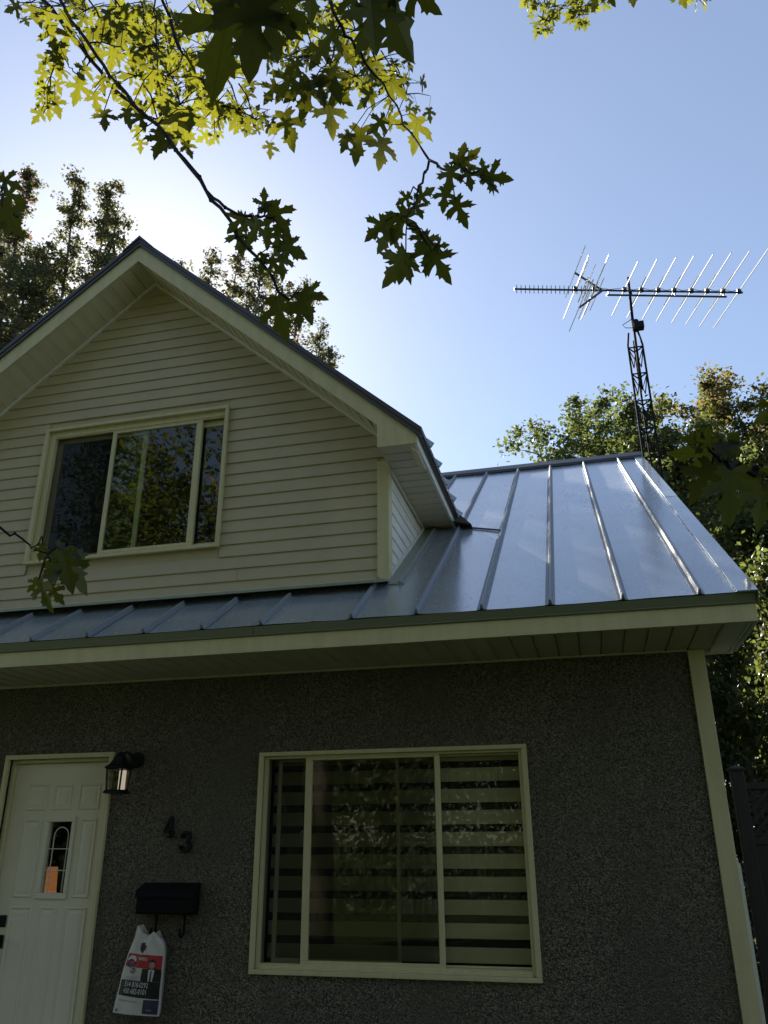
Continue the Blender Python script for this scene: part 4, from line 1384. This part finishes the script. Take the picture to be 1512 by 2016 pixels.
# ------------------------------------------------------------------ the maple in the front yard, whose boughs hang into the view
MO = Vector((.1, -7.6, GZ))
maple = empty('maple_tree', MO)
tag(maple, 'maple in the front yard, its leafy boughs hanging into the top of the view', 'tree')
MI = Matrix.Translation(-MO)
def PB(mb, name, mat, **kw):
    o = mb.build(name, M[mat], None, **kw)
    o.parent = maple; o.matrix_parent_inverse = MI
    return o
tk = MB()
tk.tube([MO + Vector((0, 0, -.3)), MO + Vector((.02, .0, .3)), MO + Vector((.05, .05, 1.6)), MO + Vector((.0, .1, 3.4))], [.42, .31, .26, .25], 14)
fork = MO + Vector((0, .1, 3.4))
for end, r0 in (((1.0, -6.2, 7.6), .14), ((3.2, -5.2, 7.8), .13), ((4.9, -6.6, 7.4), .11), ((-2.4, -7.4, 8.5), .15), ((-.4, -10.4, 8.8), .14), ((1.6, -8.4, 10.2), .16)):
    e = Vector(end)
    tk.tube([fork, fork.lerp(e, .4) + Vector((0, 0, .5)), e], [r0, r0 * .7, r0 * .25], 8)
PB(tk, 'trunk', 'bark', smooth=True)

leaves = []        # (matrix, screen size)
def leaf_at(pos, tipdir, normal, size):
    t = Vector(tipdir).normalized()
    n = Vector(normal); n = (n - t * n.dot(t)).normalized()
    s = t.cross(n)
    m = Matrix(((s.x * size, t.x * size, n.x * size, pos.x), (s.y * size, t.y * size, n.y * size, pos.y), (s.z * size, t.z * size, n.z * size, pos.z), (0, 0, 0, 1)))
    depth = (pos - CAM).dot(CF)
    leaves.append((size * FPX / max(.3, depth), m))

def traced(path, r0, r1, spots, seed=0, tilt=.3, dj=.10):
    """a branch whose leaves were noted one by one: spots hold leaf base and tip as photo points"""
    random.seed(seed)
    P = [at(*q) for q in path]
    pts = []
    for i in range(len(P) - 1):
        for k in range(4):
            pts.append(P[i].lerp(P[i + 1], k / 4) + Vector((random.gauss(0, 1), random.gauss(0, 1), random.gauss(0, 1))) * .005 * (1 if k else 0))
    pts.append(P[-1])
    N = len(pts)
    mb = MB()
    mb.tube(pts, [r0 + (r1 - r0) * i / (N - 1) for i in range(N)], 7)
    for i in range(2, N - 1, 4):
        rr = (r0 + (r1 - r0) * i / (N - 1)); d = (pts[i + 1] - pts[i]).normalized()
        mb.tube([pts[i] - d * rr * 1.2, pts[i], pts[i] + d * rr * 1.2], [rr * .9, rr * 1.45, rr * .9], 7)
    scr = [(756 + FPX * (p - CAM).dot(CR) / (p - CAM).dot(CF), 1008 - FPX * (p - CAM).dot(CU) / (p - CAM).dot(CF)) for p in pts]
    for (bx, by, tx, ty) in spots:
        i = min(range(N), key=lambda k: (scr[k][0] - bx) ** 2 + (scr[k][1] - by + 12) ** 2)
        d = (pts[i] - CAM).dot(CF) + random.gauss(0, dj)
        b = at(bx, by, d)
        toward = (CAM - b).normalized()
        t = at(tx, ty, d) - b
        size = t.length * 1.02
        t = t.normalized() + toward * random.uniform(-.25, .35)
        nrm = toward + CR * random.gauss(0, tilt) + CU * random.gauss(0, tilt)
        if (pts[i] - b).length > .01:
            mid = pts[i].lerp(b, .55) + Vector((0, 0, .02 * (pts[i] - b).length / .1))
            mb.tube([pts[i], mid, b], .0016 if d < 2.6 else .0019, 4, cap=False)
        leaf_at(b, t, nrm, size)
    PB(mb, 'branch', 'twig_bark', smooth=True)
    return pts

def spray(center, rad, n, size, root, seed, tilt=.5, flat=.8, ntw=5):
    """a leafy spray: short twigs fanning from a point of a bough, leaves hanging along them"""
    random.seed(seed)
    c = at(*center)
    r0 = at(*root)
    mb = MB()
    mb.tube([r0, r0.lerp(c, .5) + Vector((0, 0, .05)), c], [.006, .005, .004], 5, cap=False)
    ends = []
    for k in range(ntw):
        a = 2 * math.pi * k / ntw + random.uniform(-.5, .5)
        e = c + (CR * math.cos(a) + (CU * .75 + CF * .5) * math.sin(a)) * rad * random.uniform(.6, 1.0) + CF * random.uniform(-.5, .5) * rad
        m_ = c.lerp(e, .5) + Vector((0, 0, .06 * rad))
        mb.tube([c, m_, e], [.004, .003, .0018], 4, cap=False)
        ends.append((c, m_, e))
    for k in range(n):
        a, b, e = ends[k % ntw]
        f = random.uniform(.1, 1.05)
        p = a.lerp(b, f * 2) if f < .5 else b.lerp(e, (f - .5) * 2)
        toward = (CAM - p).normalized()
        out = (CR * random.uniform(-1, 1) + CU * random.uniform(-1, .6) + toward * random.uniform(-.8, .8))
        base = p + out.normalized() * random.uniform(.25, 1.0) * size
        s = size * random.uniform(.6, 1.15)
        tip = (out.normalized() * .6 + Vector((0, 0, -1)) * random.uniform(.2, 1.0) + CR * random.uniform(-.6, .6))
        nrm = toward + Vector((random.gauss(0, tilt), random.gauss(0, tilt), random.gauss(0, tilt)))
        mb.tube([p, base], .0013, 3, cap=False)
        leaf_at(base, tip, nrm, s)
    PB(mb, 'branch', 'twig_bark')

# two long boughs running down from the top left corner
traced([(40, -70, 4.4), (85, 0, 4.1), (145, 75, 3.8), (215, 165, 3.4), (310, 245, 3.0), (395, 355, 2.6), (450, 430, 2.35), (505, 505, 2.15), (570, 590, 2.0)], .0105, .0035,
       [(542, 588, 562, 671), (593, 575, 616, 643), (588, 600, 590, 645), (560, 585, 530, 622), (600, 570, 645, 590), (532, 510, 560, 545), (551, 500, 560, 552), (490, 470, 470, 500), (467, 450, 478, 505), (551, 486, 602, 505), (520, 500, 512, 540),
        (320, 262, 304, 313), (352, 215, 368, 300), (340, 225, 345, 290), (365, 280, 378, 310), (330, 185, 325, 230), (300, 140, 297, 180), (380, 215, 372, 262), (310, 255, 330, 305)], 1)
traced([(95, -50, 4.3), (125, 10, 4.0), (190, 110, 3.5), (250, 185, 3.15), (312, 248, 2.85), (365, 315, 2.6), (420, 390, 2.4), (485, 425, 2.2), (520, 425, 2.15), (545, 440, 2.12)], .009, .0025,
       [(480, 425, 447, 460), (500, 425, 497, 462), (535, 405, 568, 462), (525, 400, 540, 440), (520, 412, 520, 372), (510, 435, 490, 485), (545, 440, 575, 470), (548, 450, 545, 500), (560, 480, 600, 500), (530, 450, 525, 490),
        (158, 158, 146, 205), (185, 182, 192, 222), (205, 218, 207, 264), (250, 215, 257, 254), (200, 150, 207, 192), (240, 185, 250, 215), (275, 225, 287, 262), (262, 200, 246, 236), (230, 160, 224, 196), (170, 130, 150, 165)], 2)
# side twigs off the long boughs
traced([(175, 85, 3.6), (200, 82, 3.6), (238, 92, 3.55), (262, 110, 3.5)], .004, .002, [(238, 22, 275, 75), (200, 40, 220, 90), (255, 95, 262, 140), (225, 95, 215, 140), (180, 60, 165, 110), (240, 60, 232, 108), (262, 108, 290, 140), (210, 20, 228, 62)], 3)
traced([(170, 100, 3.6), (165, 130, 3.5), (150, 145, 3.5), (135, 130, 3.5)], .004, .002, [(105, 100, 125, 150), (100, 50, 110, 105), (60, 10, 75, 50), (130, 110, 95, 118), (140, 60, 120, 100), (90, 20, 98, 62), (125, 20, 140, 62)], 4)
traced([(120, 95, 3.9), (100, 150, 3.8), (95, 190, 3.75), (85, 225, 3.7)], .004, .002,
       [(95, 112, 75, 140), (105, 125, 120, 155), (90, 140, 75, 168), (110, 160, 122, 190), (88, 165, 70, 190), (100, 185, 112, 212), (85, 190, 68, 215), (95, 205, 98, 240), (82, 215, 68, 246), (108, 195, 118, 235), (92, 172, 96, 205), (118, 130, 135, 160)], 5, tilt=.6)
# thin hanging twigs in the lit mass
traced([(303, -20, 4.4), (307, 60, 4.3), (310, 120, 4.25), (316, 190, 4.2)], .005, .002, [(312, 105, 330, 138), (306, 60, 286, 90), (310, 135, 296, 165), (316, 185, 318, 225), (308, 30, 330, 60)], 6)
traced([(312, -25, 4.7), (350, 90, 4.5), (385, 145, 4.4), (430, 205, 4.3), (470, 222, 4.3), (510, 235, 4.3)], .009, .003,
       [(345, 75, 330, 108), (365, 110, 385, 140), (385, 145, 372, 180), (405, 170, 425, 195), (430, 200, 420, 235), (470, 222, 452, 256), (485, 230, 492, 262), (510, 235, 520, 258), (450, 210, 470, 236), (415, 185, 398, 222), (500, 225, 512, 205)], 7)
# bough in the middle of the top edge, forking into two dark sprays
E = traced([(635, -30, 3.9), (665, 40, 3.75), (700, 95, 3.75), (740, 150, 3.75), (790, 228, 3.55), (845, 315, 1.95)], .009, .003,
       [(759, 233, 724, 263), (764, 231, 797, 250), (754, 271, 746, 341), (711, 252, 700, 322), (821, 231, 815, 301), (690, 262, 672, 300), (735, 180, 705, 215), (770, 160, 800, 195), (720, 120, 745, 160)], 8)
traced([(845, 315, 1.95), (880, 335, 1.74), (910, 330, 1.58), (950, 346, 1.48)], .0035, .0015,
       [(907, 325, 915, 277), (920, 333, 928, 376), (952, 346, 1009, 354), (888, 328, 883, 384), (877, 371, 872, 419), (896, 392, 917, 446), (952, 340, 948, 312), (900, 322, 885, 300), (945, 350, 985, 382), (905, 330, 942, 293)], 9, tilt=.35)
traced([(845, 315, 1.95), (832, 360, 1.88), (820, 395, 1.78), (805, 420, 1.70), (800, 450, 1.65)], .0032, .0014,
       [(821, 392, 856, 370), (807, 384, 780, 403), (815, 400, 834, 435), (802, 413, 770, 478), (759, 435, 719, 475), (770, 446, 743, 502), (829, 456, 821, 497), (856, 486, 885, 482), (850, 494, 883, 558), (799, 497, 756, 566), (799, 499, 786, 558), (835, 462, 860, 512), (840, 480, 842, 540), (790, 430, 758, 445)], 10, tilt=.35)
traced([(670, 45, 3.75), (657, 105, 4.0), (640, 130, 4.1), (615, 158, 4.2), (598, 170, 4.25)], .005, .002,
       [(560, 222, 577, 292), (645, 200, 658, 270), (650, 135, 672, 198), (660, 55, 625, 110), (612, 158, 595, 230), (580, 140, 545, 200), (625, 150, 640, 205), (600, 165, 560, 200), (640, 90, 610, 135), (590, 120, 560, 150), (665, 90, 700, 130), (545, 165, 520, 205), (650, 170, 690, 205)], 11)
# big near leaves at the top edge
traced([(430, -90, 1.30), (455, -30, 1.25), (500, -20, 1.22), (540, 0, 1.2)], .006, .002, [(452, 5, 420, 176), (505, -15, 490, 152), (525, 10, 548, 124), (470, -30, 420, 60), (555, -10, 600, 60)], 12, tilt=.22, dj=.04)
traced([(640, -80, 1.3), (690, -35, 1.2), (740, -35, 1.15), (790, -20, 1.1)], .006, .002, [(752, -25, 822, 142), (730, 0, 742, 115), (800, -25, 862, 25), (690, -20, 712, 52), (610, -40, 615, 36), (760, -50, 850, -5)], 13, tilt=.22, dj=.04)
# leaves at the left edge and the low twig in front of the gable window
traced([(-60, 330, 2.6), (-20, 345, 2.55), (5, 372, 2.5)], .004, .002, [(0, 350, 42, 372), (8, 378, 50, 398), (5, 405, 45, 470), (-5, 395, 18, 465), (-8, 415, 10, 450), (0, 430, 30, 455)], 14)
traced([(-60, 1000, 1.9), (0, 1038, 1.85), (60, 1074, 1.8), (95, 1090, 1.8)], .0035, .0016,
       [(106, 1082, 180, 1155), (125, 1090, 143, 1168), (110, 1088, 120, 1140), (79, 1139, 95, 1208), (76, 1141, 56, 1165), (98, 1155, 126, 1190), (115, 1080, 165, 1100), (84, 1072, 78, 1105)], 15, tilt=.95)
# small lit leaves at the top right
for k, (x, y, n) in enumerate(((1045, -5, 12), (1068, 38, 12), (1092, 12, 12), (1125, 10, 14), (1140, 30, 9), (1165, 0, 10), (1375, -2, 7), (1355, -12, 6))):
    spray((x, y, 6.2), .10, n, .085, (x + 10, y - 60, 6.3), 100 + k)
traced([(1180, -60, 3.0), (1190, -25, 2.9), (1215, -20, 2.9)], .004, .002, [(1180, -20, 1168, 18), (1195, -25, 1208, 12), (1245, -20, 1248, 20)], 16)
traced([(1300, -60, 3.0), (1335, -25, 2.9)], .004, .002, [(1335, -20, 1352, 16), (1310, -30, 1300, 5)], 17)
# lit sprays far up between the boughs
k = 0
for (x, y, d, n, s) in ((120, 10, 5.6, 16, .10), (170, 20, 5.4, 18, .10), (230, 15, 5.2, 20, .10), (205, 70, 4.9, 14, .10), (285, 30, 5.6, 26, .10), (340, 45, 5.8, 28, .10), (395, 30, 6.0, 26, .10), (300, 90, 5.2, 24, .10), (360, 110, 5.6, 28, .10),
                        (410, 95, 6.0, 24, .10), (440, 150, 5.6, 24, .095), (390, 165, 5.2, 26, .095), (330, 150, 5.0, 22, .10), (355, 205, 4.8, 20, .095), (420, 215, 5.0, 18, .09), (470, 215, 5.0, 18, .09), (500, 235, 5.0, 14, .085),
                        (540, 50, 5.6, 24, .10), (590, 60, 5.4, 22, .10), (630, 40, 5.2, 20, .10), (570, 110, 5.0, 20, .10), (700, 60, 5.0, 20, .10), (740, 120, 4.8, 20, .10), (700, 150, 4.6, 16, .10), (780, 170, 5.0, 18, .09), (800, 185, 5.2, 12, .085), (620, 110, 4.8, 16, .10),
                        (270, 150, 4.6, 14, .10), (60, 5, 5.6, 10, .10), (480, 90, 5.8, 16, .10), (250, 60, 5.0, 14, .10), (310, 235, 4.4, 9, .09)):
    spray((x, y, d), .26 * s / .1 * d / 5, int(n * .62), s * 1.15, (x - 30, y - 70, d + .15), 200 + k, ntw=6)
    k += 1

# a second young maple stands to the right of the viewpoint; one branch reaches in from the right edge
MO1, MI1, maple1 = MO, MI, maple
MO = Vector((6.6, -6.2, GZ)); MI = Matrix.Translation(-MO)
maple = empty('maple_sapling', MO)
tag(maple, 'young maple whose near dark leaves reach in from the right edge over the roof corner', 'tree')
tk = MB()
tk.tube([MO + Vector((0, 0, -.2)), MO + Vector((.05, 0, 1.2)), MO + Vector((.0, .15, 2.4)), MO + Vector((.1, .1, 3.6))], [.05, .042, .03, .012], 9)
tk.tube([MO + Vector((0, .1, 1.5)), at(1700, 1010, 1.6), at(1600, 965, 1.4)], [.016, .012, .008], 7)
PB(tk, 'trunk', 'bark', smooth=True)
n_main = len(leaves)
traced([(1600, 965, 1.4), (1512, 936, 1.25), (1462, 921, 1.2), (1424, 906, 1.15), (1396, 887, 1.12)], .006, .002,
       [(1400, 890, 1318, 895), (1392, 880, 1395, 840), (1405, 885, 1470, 868), (1402, 912, 1360, 990), (1440, 925, 1434, 1035), (1500, 955, 1497, 1045), (1470, 930, 1525, 978), (1398, 870, 1345, 862), (1418, 895, 1455, 850)], 18, tilt=.35, dj=.05)
traced([(1640, 760, 1.5), (1560, 775, 1.4), (1530, 790, 1.35)], .004, .002, [(1526, 795, 1486, 838), (1530, 790, 1490, 800), (1540, 810, 1520, 860)], 19, tilt=.2)
for s_, m_ in leaves[n_main:]:
    o = bpy.data.objects.new('leaf', LEAF[random.randrange(8)]); col.objects.link(o); o.parent = maple
    o.matrix_parent_inverse = MI; o.matrix_basis = m_
del leaves[n_main:]
MO, MI, maple = MO1, MI1, maple1


# ------------------------------------------------------------------ foliage masses of the maple overhead and behind the viewpoint
def mass(name, blobs, n, size, seed, mat='maple_mass', par=None, PO=MO):
    r = np.random.RandomState(seed)
    c_, t_ = [], []
    wts = np.array([b[3] for b in blobs], float)
    for b, k in zip(blobs, (wts / wts.sum() * n).astype(int)):
        # clumped inside each blob
        ncl = max(4, k // 26)
        d = rand_dirs(ncl, r) * (r.uniform(0.25, 1, ncl) ** .45)[:, None] * np.array(b[1])
        cc = np.array(b[0]) + d
        ii = r.randint(0, ncl, k)
        c_.append(cc[ii] + r.normal(0, b[2], (k, 3)))
        t_.append(np.clip(.5 + r.normal(0, .15, ncl)[ii] + r.normal(0, .15, k), 0, 1))
    c = np.concatenate(c_) - np.array(PO); t = np.concatenate(t_)
    k = len(c)
    nrm = rand_dirs(k, r); nrm[:, 2] = np.abs(nrm[:, 2]) + .5; nrm /= np.linalg.norm(nrm, axis=1, keepdims=True)
    tips = rand_dirs(k, r); tips[:, 2] -= .6
    o = cards(name, c, nrm, tips, size * r.uniform(.7, 1.25, k), M[mat], par or maple, t, 'maple')
    o['kind'] = 'stuff'
    return o
mass('foliage', [((.3, -7.0, 7.6), (2.2, 1.8, 1.6), .22, 3), ((2.6, -7.0, 8.2), (1.9, 1.6, 1.4), .22, 3), ((4.8, -7.2, 8.0), (1.7, 1.5, 1.3), .22, 2.4),
                 ((-2.2, -7.6, 8.2), (2.2, 2.0, 1.7), .22, 2.5), ((-.4, -10.2, 8.6), (2.4, 2.2, 1.8), .22, 2.5), ((2.4, -9.8, 8.8), (2.2, 2.0, 1.7), .22, 2.5), ((.9, -8.4, 10.6), (2.4, 2.2, 1.5), .22, 2.5)], 30000, .078, 21)

# the leaves: the 290 that show largest are objects, the others one mass
leaves.sort(key=lambda q: -q[0])
br_parent = maple
for k, (s, m) in enumerate(leaves[:290]):
    o = bpy.data.objects.new('leaf', LEAF[k % len(LEAF)])
    col.objects.link(o); o.parent = maple
    o.matrix_parent_inverse = MI
    o.matrix_basis = m
rest = leaves[290:]
if rest:
    V, F, T, U = [], [], [], []
    for k, (s, m) in enumerate(rest):
        me = LEAF[k % len(LEAF)]
        b = len(V)
        V += [tuple(m @ v.co - MO) for v in me.vertices]
        U += [(v.co.x, v.co.y) for v in me.vertices]
        F += [tuple(b + i for i in p_.vertices) for p_ in me.polygons]
        T += [random.random()] * len(me.vertices)
    me = bpy.data.meshes.new('foliage'); me.from_pydata(V, [], F)
    me.attributes.new('tint', 'FLOAT', 'POINT').data.foreach_set('value', np.array(T, np.float32))
    me.materials.append(M['maple_mass'])
    o = bpy.data.objects.new('foliage', me); col.objects.link(o); o.parent = maple
    o['kind'] = 'stuff'
print('leaves', len(leaves))

# trees and an added hedge across the street, mirrored in the panes and shading the front
for k, (x, y, h, n) in enumerate(((-6.5, -20, 18, 40000), (-1.5, -21, 19.5, 44000), (4.0, -20.5, 18, 40000), (10, -20, 17, 32000), (-12, -18, 17, 32000), (16, -18, 15, 26000))):
    grow_tree('tree', ['broad green tree across the street, mirrored at the left of the panes', 'tallest green tree across the street facing the front door', 'green tree across the street straight behind the viewpoint',
                       'green tree across the street to the right of the viewpoint', 'green tree far to the left across the street', 'green tree farthest right across the street'][k], 'tree', (x, y, GZ), h, leaders_round(14, 4.4, 60 + k, .30, 1.0, 2.5), M['green_mass'], .19, int(n * 1.5), 70 + k, 'trees across the street', .22, 9, .85, .10)
hr = np.random.RandomState(5)
nh = 120000  # unseen hedge, added to close sky gaps mirrored in the panes
hx = hr.uniform(-20, 22, nh)
hc = np.stack([hx, -16.2 + hr.normal(0, .5, nh), hr.uniform(0, 10.5, nh) + .25 * np.sin(hx * 1.7) + GZ], 1)
hn = rand_dirs(nh, hr); hn[:, 1] = np.abs(hn[:, 1]) + .4; hn /= np.linalg.norm(hn, axis=1, keepdims=True)
ho = cards('hedge', hc, hn, rand_dirs(nh, hr), .15 * hr.uniform(.7, 1.3, nh), M['cedar_mass'], None, np.clip(hr.normal(.45, .2, nh), 0, 1))
tag(ho, 'tall cedar hedge added behind the viewpoint to block sky in the panes', 'hedge')
